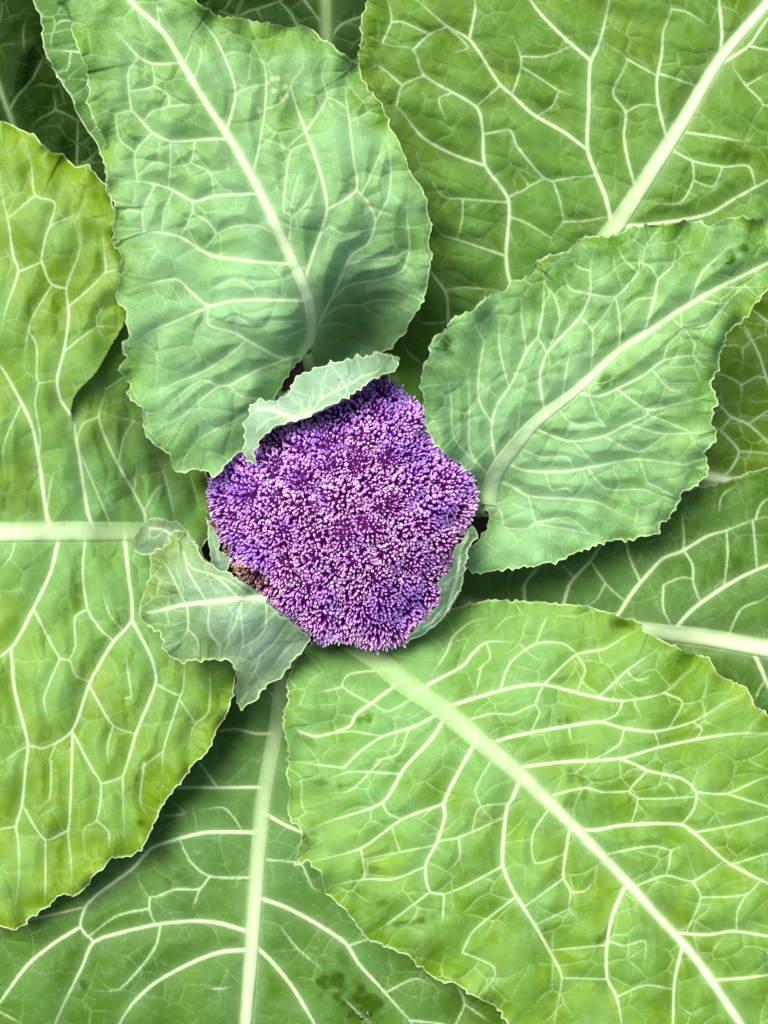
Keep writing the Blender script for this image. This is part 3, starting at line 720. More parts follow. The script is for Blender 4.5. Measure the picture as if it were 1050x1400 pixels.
# D: yellow green leaf on the left
build_leaf(
    [(0,167),(20,172),(50,188),(68,207),(85,210),(103,228),(120,228),(133,242),(145,257),(152,273),(160,320),(175,400),(200,470),(240,540),(270,600),
     (284,660),(288,720),(270,765),(265,810),(290,860),(318,910),(321,935),(313,967),(297,997),(283,1027),(260,1050),(257,1057),(240,1077),(217,1110),
     (208,1130),(200,1150),(187,1165),(172,1171),(153,1172),(143,1185),(128,1197),(113,1217),(100,1225),(87,1223),(72,1233),(60,1243),(43,1252),(30,1265),
     (17,1270),(0,1267),(-60,1260),(-200,1200),(-330,1000),(-350,700),(-280,400),(-120,200),(-50,170)],
    [(0,170,-70),(85,210,-66),(152,280,-72),(165,400,-82),(0,500,-75),(80,520,-72),(60,640,-98),(0,728,-100),(100,727,-122),(193,727,-155),(160,620,-135),
     (230,640,-205),(284,690,-250),(200,540,-150),(250,560,-230),(170,850,-118),(290,860,-150),(315,930,-145),(200,1150,-92),(30,1265,-74),(0,1000,-78),
     (-200,1200,-80),(-350,700,-80),(-280,400,-70),(-120,200,-70),(-100,900,-80),(100,1000,-88)],
    [(205,727),(167,727),(100,727),(0,728),(-150,735),(-300,745)],
    [22,25,25,22,14,6],
    [(6.6,[(70,722),(63,700),(53,627),(43,580),(20,533),(0,500),(-40,460)]),
     (6.0,[(130,720),(120,700),(107,617),(98,570),(83,547),(78,520),(88,477),(94,430),(91,393),(107,350),(110,333),(117,280)]),
     (3.8,[(0,463),(7,427),(25,370),(18,350),(12,307),(3,267),(0,233)]),
     (3.2,[(91,395),(70,388),(57,358),(57,350),(68,310),(97,297),(108,285)]),(2.6,[(25,372),(57,358)]),(2.6,[(68,310),(75,277),(48,267),(42,220),(32,205)]),
     (2.4,[(48,267),(17,297)]),(2.6,[(70,390),(43,437),(32,490)]),(2.4,[(42,453),(50,473),(50,513),(53,523),(77,519)]),(2.6,[(53,523),(48,550),(55,597),(54,625)]),
     (2.6,[(100,420),(143,373),(143,350),(140,310)]),(2.2,[(143,373),(160,368)]),(2.6,[(95,483),(133,447),(163,448)]),(2.2,[(133,447),(133,433),(147,410)]),
     (4.4,[(200,720),(197,700),(157,627),(135,570),(145,530),(128,515)]),(2.8,[(135,570),(113,580),(108,603)]),(2.6,[(145,532),(167,517),(180,505)]),
     (3.2,[(168,633),(170,597),(183,573),(183,557)]),(3.6,[(240,720),(237,700),(228,660),(213,617)]),(3.0,[(155,705),(127,660),(117,637),(115,610)]),
     (2.4,[(185,673),(188,630)]),(2.4,[(203,697),(213,670),(228,660)]),(2.2,[(275,700),(262,655),(258,640)]),
     (6.0,[(83,738),(70,780),(50,823),(20,880),(0,898),(-50,930)]),
     (4.4,[(17,890),(20,943),(38,1017),(35,1050),(30,1100),(22,1130),(25,1150),(26,1197),(20,1250)]),
     (3.8,[(118,740),(113,780),(120,833),(137,860),(153,876)]),(2.6,[(120,833),(103,843),(103,883),(95,903)]),(2.8,[(60,840),(82,900),(95,903),(103,923),(123,932)]),
     (2.4,[(82,900),(68,933),(60,957),(68,993)]),
     (6.0,[(168,738),(175,780),(180,847),(153,880),(123,933),(98,1000),(60,1023),(38,1020),(0,1043),(-40,1050)]),
     (3.8,[(100,1000),(98,1050),(95,1123),(93,1137),(97,1177),(98,1213)]),(2.8,[(93,1135),(62,1148),(32,1100)]),(2.8,[(62,1148),(62,1190),(62,1237)]),
     (3.0,[(103,1002),(125,1050),(138,1072),(132,1122),(115,1133),(117,1173)]),(2.8,[(138,1072),(167,1062),(172,1050)]),
     (5.0,[(181,848),(207,900),(213,933),(187,1000),(172,1050),(168,1063),(170,1147)]),(2.6,[(213,935),(247,950),(253,907),(256,890)]),
     (3.0,[(247,950),(223,1027),(222,1060)]),(2.2,[(223,1027),(197,1043)]),(2.8,[(130,940),(155,992),(183,1003)]),(2.4,[(155,992),(147,1020),(148,1047)]),
     (2.4,[(172,897),(180,953)]),(2.4,[(287,907),(285,973),(265,993),(257,1027)]),(2.2,[(250,957),(267,990)]),(2.6,[(193,1050),(192,1100),(203,1117)]),
     (2.2,[(132,1122),(148,1137),(150,1160)]),(2.2,[(180,953),(190,960)]),(2.2,[(180,953),(165,955)]),(2.4,[(22,1130),(-10,1135)]),(2.2,[(63,1050),(68,1090),(55,1105)]),
     (2.2,[(0,780),(15,760),(25,740)]),(2.2,[(73,1010),(70,1040)]),(2.2,[(140,810),(150,840),(175,870)]),(2.2,[(12,560),(5,610),(8,660)]),(2.2,[(70,700),(72,650),(85,640)])],
    'lime', 'big yellow green leaf with a thick level midrib left of the head', (190,727), 0.36, 200,
    spacing=1.8, quilt=1.4, net_amt=0.45, teeth=2.4, cell=27, cell_angle=1.4, petiole=((206,727),-540,22), mid_pale=[.1,.5,.9,1,1,1],
    crests=[([(174,430),(170,443),(153,473),(130,512),(110,532),(100,550),(98,575),(106,610)],17,-5,70)],
    rubs=[(90,285,10,26,20,.6),(55,300,10,30,25,.5),(105,818,9,24,0,.8),(157,845,9,14,0,.8),(195,1125,7,6,0,.8),(30,330,20,30,20,.3)], ruffle=1.3)

# E: large leaf top right
build_leaf(
    [(503,0),(495,27),(492,40),(493,60),(490,88),(500,150),(520,220),(535,320),(540,420),(530,500),(550,570),(600,610),(690,600),(760,540),(830,460),(900,410),
     (970,340),(1010,318),(1060,300),(1130,270),(1190,190),(1205,50),(1160,-150),(1010,-260),(760,-250),(570,-150),(515,-45)],
    [(500,0,-84),(490,90,-98),(545,450,-270),(650,560,-330),(690,400,-190),(560,320,-190),(833,320,-120),(940,160,-88),(1050,0,-70),(1050,250,-80),(700,100,-92),
     (610,220,-132),(570,-150,-90),(1000,-260,-80),(1200,50,-90),(1100,280,-110),(900,420,-150)],
    [(650,560),(740,440),(833,320),(850,297),(887,240),(933,167),(983,83),(1050,3),(1110,-75)],
    [30,28,25,23,20,17,14,12,8],
    [(7.0,[(836,312),(828,270),(813,233),(803,203),(805,143),(807,87),(820,57),(833,0),(840,-60)]),
     (5.0,[(807,83),(773,53),(740,20),(725,0),(700,-40)]),
     (5.0,[(802,205),(773,182),(727,155),(700,130),(683,115),(643,55),(610,35),(570,0),(545,-20)]),(4.0,[(643,53),(650,10),(647,-10)]),
     (6.4,[(715,430),(697,383),(692,350),(695,273),(663,225),(660,180),(652,147),(580,103),(565,68),(532,62),(497,47)]),
     (4.6,[(663,227),(617,210),(577,187),(542,145),(525,145)]),(2.8,[(542,145),(550,117),(580,103)]),(2.6,[(550,117),(517,90),(500,97)]),
     (2.8,[(683,117),(652,143)]),(2.8,[(565,68),(587,47),(610,37)]),(2.8,[(525,52),(535,30),(533,10),(528,-8)]),(2.6,[(535,30),(550,30),(587,47)]),
     (3.2,[(663,183),(697,178),(707,200),(743,243),(757,250),(770,303),(753,327),(763,343)]),(2.8,[(700,297),(720,305),(753,325)]),(2.4,[(722,255),(743,245)]),
     (2.4,[(700,267),(722,255),(705,230)]),(2.8,[(755,248),(780,243),(810,243)]),(2.8,[(770,303),(800,302),(830,297)]),(2.8,[(687,278),(633,272),(605,268),(583,233)]),
     (3.8,[(683,350),(627,328),(603,320),(588,297)]),(4.2,[(622,445),(610,402),(588,370),(575,345)]),(3.2,[(613,442),(580,442),(565,432)]),
     (2.4,[(610,395),(633,393),(683,397)]),(3.0,[(580,500),(560,483),(548,465)]),
     (3.9,[(862,260),(858,217),(853,187),(855,153),(838,127),(857,82),(837,63)]),(4.4,[(908,193),(900,143),(898,110),(905,73),(907,43),(918,12),(912,-10)]),
     (2.6,[(855,153),(877,143),(897,145)]),(2.6,[(900,100),(925,108),(947,113)]),(2.6,[(857,80),(893,103)]),(2.6,[(918,12),(940,17),(970,37)]),
     (5.6,[(980,83),(987,50),(983,0),(980,-40)]),(4.6,[(988,100),(1023,63),(1050,25),(1080,0)]),(3.2,[(1023,63),(1050,68),(1090,75)]),
     (3.0,[(1003,93),(1020,117),(1043,143),(1030,165)]),(3.2,[(937,185),(987,188),(1020,193),(1032,183)]),(3.0,[(930,213),(947,220),(990,228),(1023,227),(1030,247)]),
     (2.8,[(947,223),(948,247),(930,277),(887,278)]),(2.4,[(948,247),(975,255),(987,230)]),
     (6.4,[(855,318),(887,307),(967,293),(1007,270),(1050,247),(1120,215)]),(2.6,[(700,130),(713,85),(700,45)]),(2.4,[(713,78),(745,77),(775,72)]),
     (2.6,[(705,90),(740,108),(768,126),(788,131)]),(2.2,[(620,125),(600,135),(610,165)]),(2.2,[(633,272),(632,300),(628,320)]),(2.4,[(617,72),(640,65),(612,30)]),
     (2.2,[(765,125),(755,145),(735,158)]),(2.2,[(1020,117),(1050,100)]),(2.4,[(1043,143),(1070,150)])],
    'mid', 'broad dark green leaf with a thick slanting midrib, above right behind the toothed oval leaf', (740,440), 0.40, 330,
    quilt=1.5, net_amt=0.5, teeth=1.6, cell=27, cell_angle=0.5, petiole=((655,553),-430,26), mid_pale=[.3,.4,.55,.7,.85,1,1,1,1], rubs=[(620,290,40,14,0,.5),(1000,205,30,16,0,.8),(660,285,14,9,0,.6)])

# F: dark leaf bottom left
build_leaf(
    [(385,905),(420,930),(450,1000),(520,1150),(625,1300),(700,1400),(715,1500),(560,1600),(350,1640),(100,1600),(-100,1480),(-130,1320),(-60,1200),
     (50,1130),(160,1060),(260,985),(330,925),(360,905)],
    [(385,945,-262),(350,1200,-142),(335,1400,-120),(100,1250,-128),(0,1370,-120),(-100,1450,-130),(160,1090,-185),(500,1150,-142),(600,1330,-116),(700,1420,-116),
     (550,1600,-110),(100,1600,-115),(270,1000,-228),(430,1250,-130),(220,1350,-120)],
    [(387,925),(380,985),(370,1040),(361,1090),(354,1160),(348,1240),(342,1330),(336,1400),(325,1500)],
    [20,20,20,20,20,19,17,15,11],
    [(4.6,[(362,1075),(300,1077),(242,1077),(190,1085)]),
     (6.4,[(352,1138),(283,1138),(243,1147),(207,1160),(182,1187),(133,1223),(117,1240),(110,1267),(128,1288)]),
     (5.4,[(110,1267),(73,1290),(37,1320),(0,1370),(-40,1420)]),
     (6.6,[(343,1276),(300,1262),(267,1259),(220,1263),(173,1273),(128,1288),(113,1320),(90,1367),(75,1400),(60,1440)]),
     (7.4,[(341,1297),(300,1302),(260,1317),(213,1343),(183,1370),(163,1400),(145,1440)]),
     (3.2,[(220,1265),(213,1293),(197,1317),(163,1352),(127,1355)]),(3.4,[(346,1200),(287,1198),(260,1178),(247,1150)]),
     (3.4,[(287,1200),(273,1215),(240,1216),(205,1227),(190,1203)]),(3.0,[(205,1227),(204,1242),(210,1257)]),(2.8,[(204,1242),(160,1252),(130,1270)]),
     (3.0,[(115,1240),(40,1258),(10,1268)]),(3.0,[(298,1077),(278,1050),(260,1030)]),(2.4,[(273,1217),(263,1243)]),(3.9,[(378,1003),(350,1003),(323,997),(297,1000),(270,1010)]),
     (2.6,[(213,1117),(252,1112),(235,1095)]),(2.6,[(277,1107),(307,1105),(333,1132)]),(5.6,[(368,1110),(390,1128),(413,1138),(445,1152)]),
     (6.6,[(352,1226),(390,1240),(433,1263),(473,1290),(490,1317),(520,1350),(560,1395),(590,1430)]),
     (6.6,[(346,1290),(370,1313),(400,1350),(430,1400),(450,1440)]),(2.6,[(477,1292),(500,1285),(520,1275)]),(3.2,[(560,1395),(603,1400),(640,1410)]),
     (3.0,[(405,1165),(413,1183),(427,1213),(440,1220)]),(2.6,[(364,1175),(407,1182)]),(3.0,[(620,1340),(627,1350),(635,1373),(623,1393)]),(2.6,[(635,1373),(670,1397)]),
     (2.6,[(543,1343),(567,1338),(590,1347)]),(2.6,[(380,1263),(407,1297),(440,1325)]),(2.4,[(465,1360),(490,1385),(510,1400)]),(2.6,[(380,970),(372,950),(360,940)]),
     (2.4,[(0,1385),(30,1400)]),(2.4,[(280,1350),(300,1352),(320,1348)])],
    'dark', 'dark green leaf with a thick upright midrib, lower left under the yellow green leaf', (385,945), 0.42, 330,
    spacing=2.2, net_amt=0.4, teeth=1.5, cell=30, cell_angle=0.2, petiole=((387,930),-480,26), mid_pale=[.12,.18,.25,.35,.5,.68,.85,.95,1],
    rubs=[(455,1345,24,20,0,1.0),(500,1372,34,26,0,1.0),(113,1344,7,8,0,1.0),(230,1175,16,12,0,.4),(470,1310,14,12,0,.5),(250,1200,20,10,0,.4)])

# G: dark leaf on the right
build_leaf(
    [(1050,638),(1027,645),(1007,652),(983,660),(960,665),(933,673),(880,685),(800,700),(720,725),(650,765),(620,810),(640,850),(720,880),(820,910),(900,935),
     (1000,985),(1060,1020),(1180,1060),(1300,970),(1335,800),(1260,660),(1120,622)],
    [(1050,887,-132),(887,863,-158),(650,830,-330),(1050,640,-118),(933,673,-152),(850,700,-190),(640,770,-330),(1330,800,-115),(1180,1040,-140),(1050,990,-160),
     (900,920,-190),(720,725,-280),(1000,780,-132),(800,800,-222)],
    [(640,828),(780,850),(887,863),(933,868),(983,875),(1050,887),(1150,895),(1260,890)],
    [20,20,20,21,22,23,20,8],
    [(8.0,[(1024,893),(1040,913),(1050,937),(1070,980)]),(6.4,[(918,864),(947,833),(983,807),(1017,787),(1050,773),(1120,750)]),
     (6.4,[(832,857),(843,843),(867,807),(890,780),(907,763),(933,753),(967,733),(993,725),(1033,710),(1060,705)]),
     (5.0,[(765,848),(770,827),(780,797),(807,767),(822,745),(840,725)]),(4.2,[(718,840),(718,823),(717,800),(738,773),(755,750)]),
     (3.6,[(872,792),(860,760),(857,738),(865,715)]),(3.4,[(935,753),(947,773),(948,797),(955,820)]),(3.0,[(907,800),(907,833),(913,853)]),
     (3.0,[(933,750),(935,727),(932,700)]),(3.2,[(993,727),(995,757),(987,797)]),(2.8,[(820,777),(830,800),(850,820)]),(2.6,[(780,787),(765,768)]),
     (3.0,[(995,867),(1013,833),(1043,820),(1060,805)]),(3.0,[(1030,713),(1032,740),(1032,770)]),(2.8,[(983,700),(987,678),(1007,663)]),(2.8,[(1033,710),(1040,690),(1060,675)]),
     (2.4,[(830,795),(815,820),(800,830)]),(2.4,[(907,800),(930,790),(945,790)]),(2.6,[(1030,960),(1040,940),(1048,930)])],
    'dark', 'dark green leaf with a thick level midrib, right of the head between two paler leaves', (640,820), 0.42, 260,
    spacing=2.2, net_amt=0.4, teeth=2.4, cell=28, cell_angle=1.2, petiole=((650,829),-480,24), rubs=[(1010,780,30,20,40,.4),(985,685,14,10,0,.5),(940,770,8,16,0,.5)])

# H: strip of leaf glimpsed at the right
build_leaf(
    [(1060,375),(1150,370),(1260,490),(1230,620),(1130,690),(1000,700),(880,700),(800,670),(790,600),(860,540),(960,450),(1020,400)],
    [(1060,380,-235),(1250,500,-225),(1130,690,-235),(880,690,-270),(800,620,-285),(960,450,-240),(1030,540,-228)],
    [(800,650),(880,640),(960,650),(1060,668),(1180,640)], [18,16,14,12,5],
    [(4.0,[(985,655),(1000,640),(1010,617),(983,587),(960,575)]),(4.4,[(950,530),(980,550),(1000,570),(1023,580),(1050,605),(1080,640)]),
     (3.6,[(1080,575),(1060,545),(1048,517),(1037,483),(1017,443),(1010,430)]),(3.2,[(1080,460),(1050,440),(1028,423),(1015,415)]),(2.8,[(1023,580),(1050,562),(1075,555)]),
     (2.6,[(1010,617),(1050,620),(1080,625)]),(2.6,[(970,510),(990,513),(1013,527),(1012,553)]),(2.4,[(1000,570),(985,588)]),(2.4,[(1013,527),(1035,515),(1048,517)])],
    'mid', 'yellowish dark leaf glimpsed right of the toothed oval leaf', (800,650), 0.2, 150, teeth=1.6, cell=26, petiole=((805,650),-480,18))

# I: leaf at the top, shade put into its colour
build_leaf(
    [(200,-120),(350,-200),(520,-180),(610,-50),(600,90),(540,180),(450,230),(370,200),(290,110),(240,20)],
    [(200,-120,-200),(520,-180,-200),(600,90,-230),(450,230,-330),(290,110,-300),(430,0,-260)],
    [(447,215),(446,120),(446,60),(446,0),(447,-100),(448,-180)], [20,19,18,17,12,5],
    [(4.4,[(450,70),(460,40),(473,30),(497,22),(530,10)]),(4.0,[(440,75),(410,40),(395,15),(380,0)]),(3.0,[(362,40),(350,13),(323,22),(300,20)]),(3.0,[(350,13),(385,0),(410,-20)]),
     (4.4,[(441,40),(400,-20),(360,-60)]),(3.0,[(455,110),(490,80),(510,60)]),(2.8,[(300,15),(315,0),(310,-20)])],
    'deep', 'leaf with shade in its dark green colour and an upright midrib behind the two uppermost leaves', (447,200), 0.5, 160, teeth=1.2, cell=28, petiole=((447,205),-480,20))

# J: leaf in the top left corner, coloured dark for shade
build_leaf(
    [(-90,-90),(60,-80),(120,0),(170,110),(215,230),(190,320),(110,330),(20,290),(-60,230),(-130,100)],
    [(-80,-80,-180),(60,-80,-180),(170,110,-260),(200,300,-320),(20,280,-270),(-120,100,-190),(50,100,-240)],
    [(60,300),(30,210),(17,167),(4,133),(-10,90),(-40,0),(-60,-70)], [12,9,7,5.5,5,4,3],
    [(4.2,[(15,150),(25,130),(43,110),(52,93),(60,77),(75,50)]),(4.0,[(90,310),(104,250),(105,223),(107,160),(112,130)]),(2.6,[(73,123),(75,150),(53,163),(42,175)]),
     (2.6,[(75,150),(93,157),(106,165)]),(2.8,[(105,228),(125,215),(138,200)]),(2.6,[(0,60),(2,20),(0,-10)]),(2.4,[(33,75),(32,40),(38,20)])],
    'deep', 'leaf coloured very dark for the shade in the gap beside the pale waxy leaf, upper left', (100,330), 0.25, 120, teeth=1.2, cell=28, petiole=((62,305),-430,14))

# K: narrow blue green leaf between J and A
build_leaf(
    [(45,0),(57,30),(60,63),(72,93),(97,133),(112,167),(130,193),(140,217),(143,230),(147,247),(190,290),(250,300),(280,200),(240,60),(180,-70),(100,-130),(40,-70)],
    [(45,0,-96),(60,63,-92),(112,167,-84),(147,247,-88),(230,290,-120),(270,200,-95),(220,40,-70),(110,-120,-70),(130,80,-62)],
    [(235,285),(200,180),(150,60),(110,-40),(90,-110)], [9,8,6,4,2],
    [(3.2,[(150,62),(120,72),(97,70),(62,67)]),(2.6,[(105,30),(85,28),(70,40)]),(3.0,[(195,165),(150,170),(118,160)]),(2.2,[(97,70),(92,95),(75,100)])],
    'dark', 'narrow blue green leaf edge glimpsed under the left margin of the pale waxy leaf', (200,200), 0.75, 200, teeth=1.0, cell=22, petiole=((240,295),-400,14))

FOLD = [(0,0),(-3,3),(-3,9),(4,24),(20,48),(34,80),(44,130)]
# S1: small leaf folded back over the top of the head
build_leaf(
    [(353,545),(368,549),(383,547),(397,537),(405,520),(417,510),(440,500),(463,495),(480,493),(490,488),(503,487),(520,483),(533,488),(542,497),(540,507),(530,511),
     (518,513),(493,530),(460,550),(410,572),(377,583),(357,597),(350,608),(346,622),(351,638),(342,631),(332,618),(336,602),(334,582),(342,566)],
    [(350,547,-30),(440,500,-26),(520,483,-28),(541,500,-40),(460,550,6),(410,572,6),(352,605,-4),(347,635,-34),(336,600,-22),(335,580,-22),(500,520,-2),(400,545,-2)],
    [(425,566),(405,571),(385,565),(368,560),(352,560)], [7,6,4.5,3,2],
    [(2.6,[(405,571),(395,588),(380,585)]),(2.4,[(410,570),(412,550),(405,540)]),(2.4,[(432,562),(440,540),(438,520)]),(2.2,[(455,552),(463,530),(470,510)]),
     (2.2,[(480,540),(490,518),(500,503)]),(2.2,[(505,525),(515,508),(525,497)]),(2.2,[(420,567),(424,545),(420,530)]),(2.2,[(385,580),(365,575),(345,580)]),(2.2,[(360,598),(350,592),(342,595)])],
    'palest', 'small grey green leaf folded back over the top rim of the purple head', (430,560), 0.6, 160, teeth=3.6, cell=20, spacing=1.6, ruffle=0.6, quilt=0.6,
    skirts=[([(540,507),(530,511),(518,513),(493,530),(460,550),(410,572),(377,583),(357,597),(350,608)],(465,695),FOLD)], petiole=None)

# S2: small leaf folded over beside the head
build_leaf(
    [(240,724),(232,734),(230,743),(218,752),(207,762),(205,787),(197,813),(190,843),(207,857),(220,868),(230,895),(253,904),(277,902),(297,902),(313,903),(325,922),
     (322,940),(328,970),(340,962),(350,957),(360,940),(383,927),(393,913),(422,877),(417,868),(397,850),(370,830),(357,816),(338,802),(320,790),(290,773),(277,763),(265,745),(252,728)],
    [(240,724,-62),(197,813,-62),(190,843,-66),(230,895,-58),(313,903,-50),(328,970,-96),(383,927,-86),(422,877,-66),(357,816,-6),(290,773,-28),(252,730,-56),(300,850,-18),(250,830,-38),(240,780,-40)],
    [(364,821),(350,818),(293,823),(250,827),(203,838)], [9,8,6,3.5,2],
    [(2.8,[(257,828),(257,860),(247,877)]),(2.4,[(257,860),(270,875),(272,895)]),(2.6,[(287,827),(285,860),(297,893)]),(3.2,[(333,822),(317,863),(300,883)]),(2.6,[(331,835),(332,880),(320,913)]),
     (3.2,[(364,826),(363,857),(350,875),(333,887)]),(3.0,[(395,850),(377,877),(350,903),(335,925)]),(2.8,[(413,868),(390,890),(363,927)]),(2.6,[(253,825),(233,783),(222,765)]),
     (2.8,[(283,820),(257,780),(248,750)]),(2.8,[(327,814),(293,787),(263,777),(252,755)]),(2.2,[(345,818),(315,795),(290,780)])],
    'palest', 'small grey green leaf with a ragged edge folded over on the lower left of the head', (370,840), 0.36, 110, teeth=3.2, cell=22, spacing=1.6, ruffle=0.7, quilt=0.7,
    rubs=[(225,775,14,20,20,.5),(258,850,26,26,0,.35),(235,810,8,12,0,.7),(285,880,8,22,-20,.5)],
    skirts=[([(265,745),(277,763),(290,773),(320,790),(357,816),(370,830),(397,850),(417,868),(422,877)],(465,695),FOLD)])

# S3: curled scrap of leaf beside S2
build_leaf(
    [(182,750),(188,730),(198,716),(203,711),(220,708),(232,713),(243,712),(252,722),(260,730),(270,745),(278,765),(265,785),(240,770),(225,752),(213,750),(205,757),(195,757)],
    [(182,750,-100),(205,711,-78),(243,712,-78),(270,745,-88),(265,785,-110),(225,752,-96),(215,728,-74)],
    [(272,770),(250,745),(225,725),(205,722)], [5,4,3,1.5],
    [(2.2,[(250,745),(240,728),(240,716)]),(2.2,[(225,725),(212,735),(200,748)]),(2.0,[(205,722),(194,735)])],
    'palest', 'curled ragged tip of a little leaf touching the end of the level midrib', (270,770), 0.55, 80, teeth=2.6, cell=14, spacing=1.6, ruffle=0.5, quilt=0.5)

# S4: little leaf cupping the lower right of the head
build_leaf(
    [(640,722),(647,719),(652,733),(643,744),(638,760),(633,783),(628,807),(617,827),(609,838),(600,850),(583,863),(563,874),(546,884),(567,864),(583,846),(598,828),(603,818),
     (602,804),(598,797),(617,780),(622,767),(620,753),(630,742),(638,730)],
    [(647,719,-72),(638,760,-56),(628,807,-58),(617,827,-66),(600,850,-82),(546,884,-112),(567,864,-70),(598,828,-44),(598,797,-26),(620,760,-34)],
    [(612,836),(618,812),(626,785),(630,755),(640,735)], [4,4,3.5,2.5,1.5],
    [(2.2,[(626,785),(612,795),(602,800)]),(2.2,[(622,800),(612,806),(605,810)]),(2.0,[(628,772),(624,762),(622,758)]),(2.2,[(610,834),(590,850),(570,866)])],
    'palest', 'little grey green leaf cupping the lower right rim of the purple head', (612,836), 0.6, 90, teeth=2.4, cell=14, spacing=1.5, ruffle=0.4, quilt=0.5,
    skirts=[([(652,733),(643,744),(638,760),(633,783),(628,807),(617,827),(609,838),(600,850),(583,863),(563,874)],(465,695),[(0,0),(2,4),(2,14),(-6,34),(-14,70),(-24,120)])])

# S5: scrap of leaf at the left rim of the head
build_leaf(
    [(280,707),(287,713),(292,724),(299,736),(301,753),(305,755),(315,766),(313,775),(308,784),(318,790),(312,800),(295,792),(289,773),(289,756),(286,745),(284,720)],
    [(280,707,-108),(299,736,-104),(315,766,-96),(308,790,-104),(289,760,-112)],
    None, None, [(2.0,[(305,790),(300,765),(293,745),(287,720)])],
    'palest', 'tiny scrap of grey green leaf at the browned left rim of the head', (300,760), 0.6, 80, teeth=2.0, cell=12, spacing=1.5, ruffle=0.2, quilt=0.4)

# ------------------------------------------------------------------ the head: a dome of florets, every floret a clump of buds
HEAD = smooth_line([(516,514),(540,528),(556,546),(578,562),(582,586),(596,610),(620,628),(638,650),(648,670),(648,694),(638,714),(630,750),(612,776),(606,806),(602,826),
        (576,852),(556,872),(536,884),(504,884),(476,873),(440,878),(420,866),(392,842),(368,818),(334,792),(318,766),(304,730),(288,694),(292,658),(308,634),(336,614),
        (350,596),(380,572),(420,550),(460,532),(492,520)], 4.0, closed=True)
HC0 = np.array([465.0, 697.0])
hp = HEAD - HC0
hth = np.arctan2(hp[:, 1], hp[:, 0]); hr = np.hypot(hp[:, 0], hp[:, 1])
o_ = np.argsort(hth); hth, hr = hth[o_], hr[o_]
kk_ = np.hanning(15); kk_ /= kk_.sum()
hr = 0.45 * hr + 0.55 * np.convolve(np.concatenate([hr[-14:], hr, hr[:14]]), kk_, 'same')[14:-14]
def rim_r(P):
    q = P - HC0
    return np.interp(np.arctan2(q[:, 1], q[:, 0]), np.concatenate([hth - 2*np.pi, hth, hth + 2*np.pi]), np.tile(hr, 3))
def dome(P):
    rn = np.hypot(*(P - HC0).T) / rim_r(P)
    return 12 - 125 * np.clip(rn, 0, 1.2) ** 2.8
# floret centres
FC = []
tries = 0
while tries < 6000:
    tries += 1
    p = HC0 + rng.uniform(-200, 200, 2)
    rn = np.hypot(*(p - HC0)) / rim_r(p[None])[0]
    if rn > 0.97: continue
    gap = 37 - 8 * rn
    if all(np.hypot(*(p - q)) > gap for q in FC): FC.append(p)
FC = np.array(FC)
fl_amp = rng.uniform(7, 16, len(FC)); fl_tint = rng.uniform(0, 1, len(FC)); fl_big = rng.uniform(0.78, 1.25, len(FC))
def head_z(P):
    d = np.sqrt(((P[:, None] - FC[None]) ** 2).sum(2))
    i = d.argmin(1); dd = d[np.arange(len(P)), i]
    return dome(P) + fl_amp[i] * (1 - (dd / 22.0) ** 2).clip(-1.3, 1), i, dd

def bud_material():
    mat = bpy.data.materials.new('violet_buds'); mat.use_nodes = True
    nt = mat.node_tree; p = nt.nodes['Principled BSDF']
    a = node(nt, 'ShaderNodeAttribute', attribute_name='bud_color')
    tc = node(nt, 'ShaderNodeTexCoord'); n = node(nt, 'ShaderNodeTexNoise'); n.inputs['Scale'].default_value = 900; n.inputs['Detail'].default_value = 3
    nt.links.new(tc.outputs['Object'], n.inputs['Vector'])
    h = node(nt, 'ShaderNodeHueSaturation'); nt.links.new(a.outputs['Color'], h.inputs['Color'])
    r = node(nt, 'ShaderNodeMapRange'); r.inputs[3].default_value = 0.75; r.inputs[4].default_value = 1.25
    nt.links.new(n.outputs[0], r.inputs[0]); nt.links.new(r.outputs[0], h.inputs['Value'])
    nt.links.new(h.outputs[0], p.inputs['Base Color'])
    p.inputs['Roughness'].default_value = 0.33
    p.inputs['Specular IOR Level'].default_value = 0.6
    return mat
BUDS = bud_material()
CORE = simple_material('head_core', (0.085, 0.008, 0.090), 1.0, (0.045, 0.004, 0.050), 300)
CORE.node_tree.nodes['Principled BSDF'].inputs['Specular IOR Level'].default_value = 0.05

# core under the buds
def build_core():
    nr, na = 26, 120
    th = np.linspace(0, 2*np.pi, na, endpoint=False)
    rb = np.interp(th, np.concatenate([hth, hth + 2*np.pi, hth - 2*np.pi])[np.argsort(np.concatenate([hth, hth + 2*np.pi, hth - 2*np.pi]))],
                   np.tile(hr, 3)[np.argsort(np.concatenate([hth, hth + 2*np.pi, hth - 2*np.pi]))])
    V = []; n = 0
    rows = []
    for k_ in range(nr):
        f = (k_ + 0.3) / nr * 0.96
        P = HC0 + np.stack([np.cos(th), np.sin(th)], 1) * (rb * f)[:, None]
        rows.append(world_pts(P, head_z(P)[0] - 9))
    for f, z in ((0.90, -150), (0.72, -190), (0.42, -230), (0.2, -270)):
        P = HC0 + np.stack([np.cos(th), np.sin(th)], 1) * (rb * f)[:, None]
        rows.append(world_pts(P, np.full(na, z)))
    V = np.concatenate(rows); m = len(rows)
    i = np.arange(m * na).reshape(m, na); j = np.roll(i, -1, 1)
    F = np.stack([i[:-1].ravel(), i[1:].ravel(), j[1:].ravel(), j[:-1].ravel()], 1)
    return new_mesh('head', V, F, CORE, plant)
head = build_core()
head['label'] = 'round purple head densely packed with tiny pale tipped violet buds'

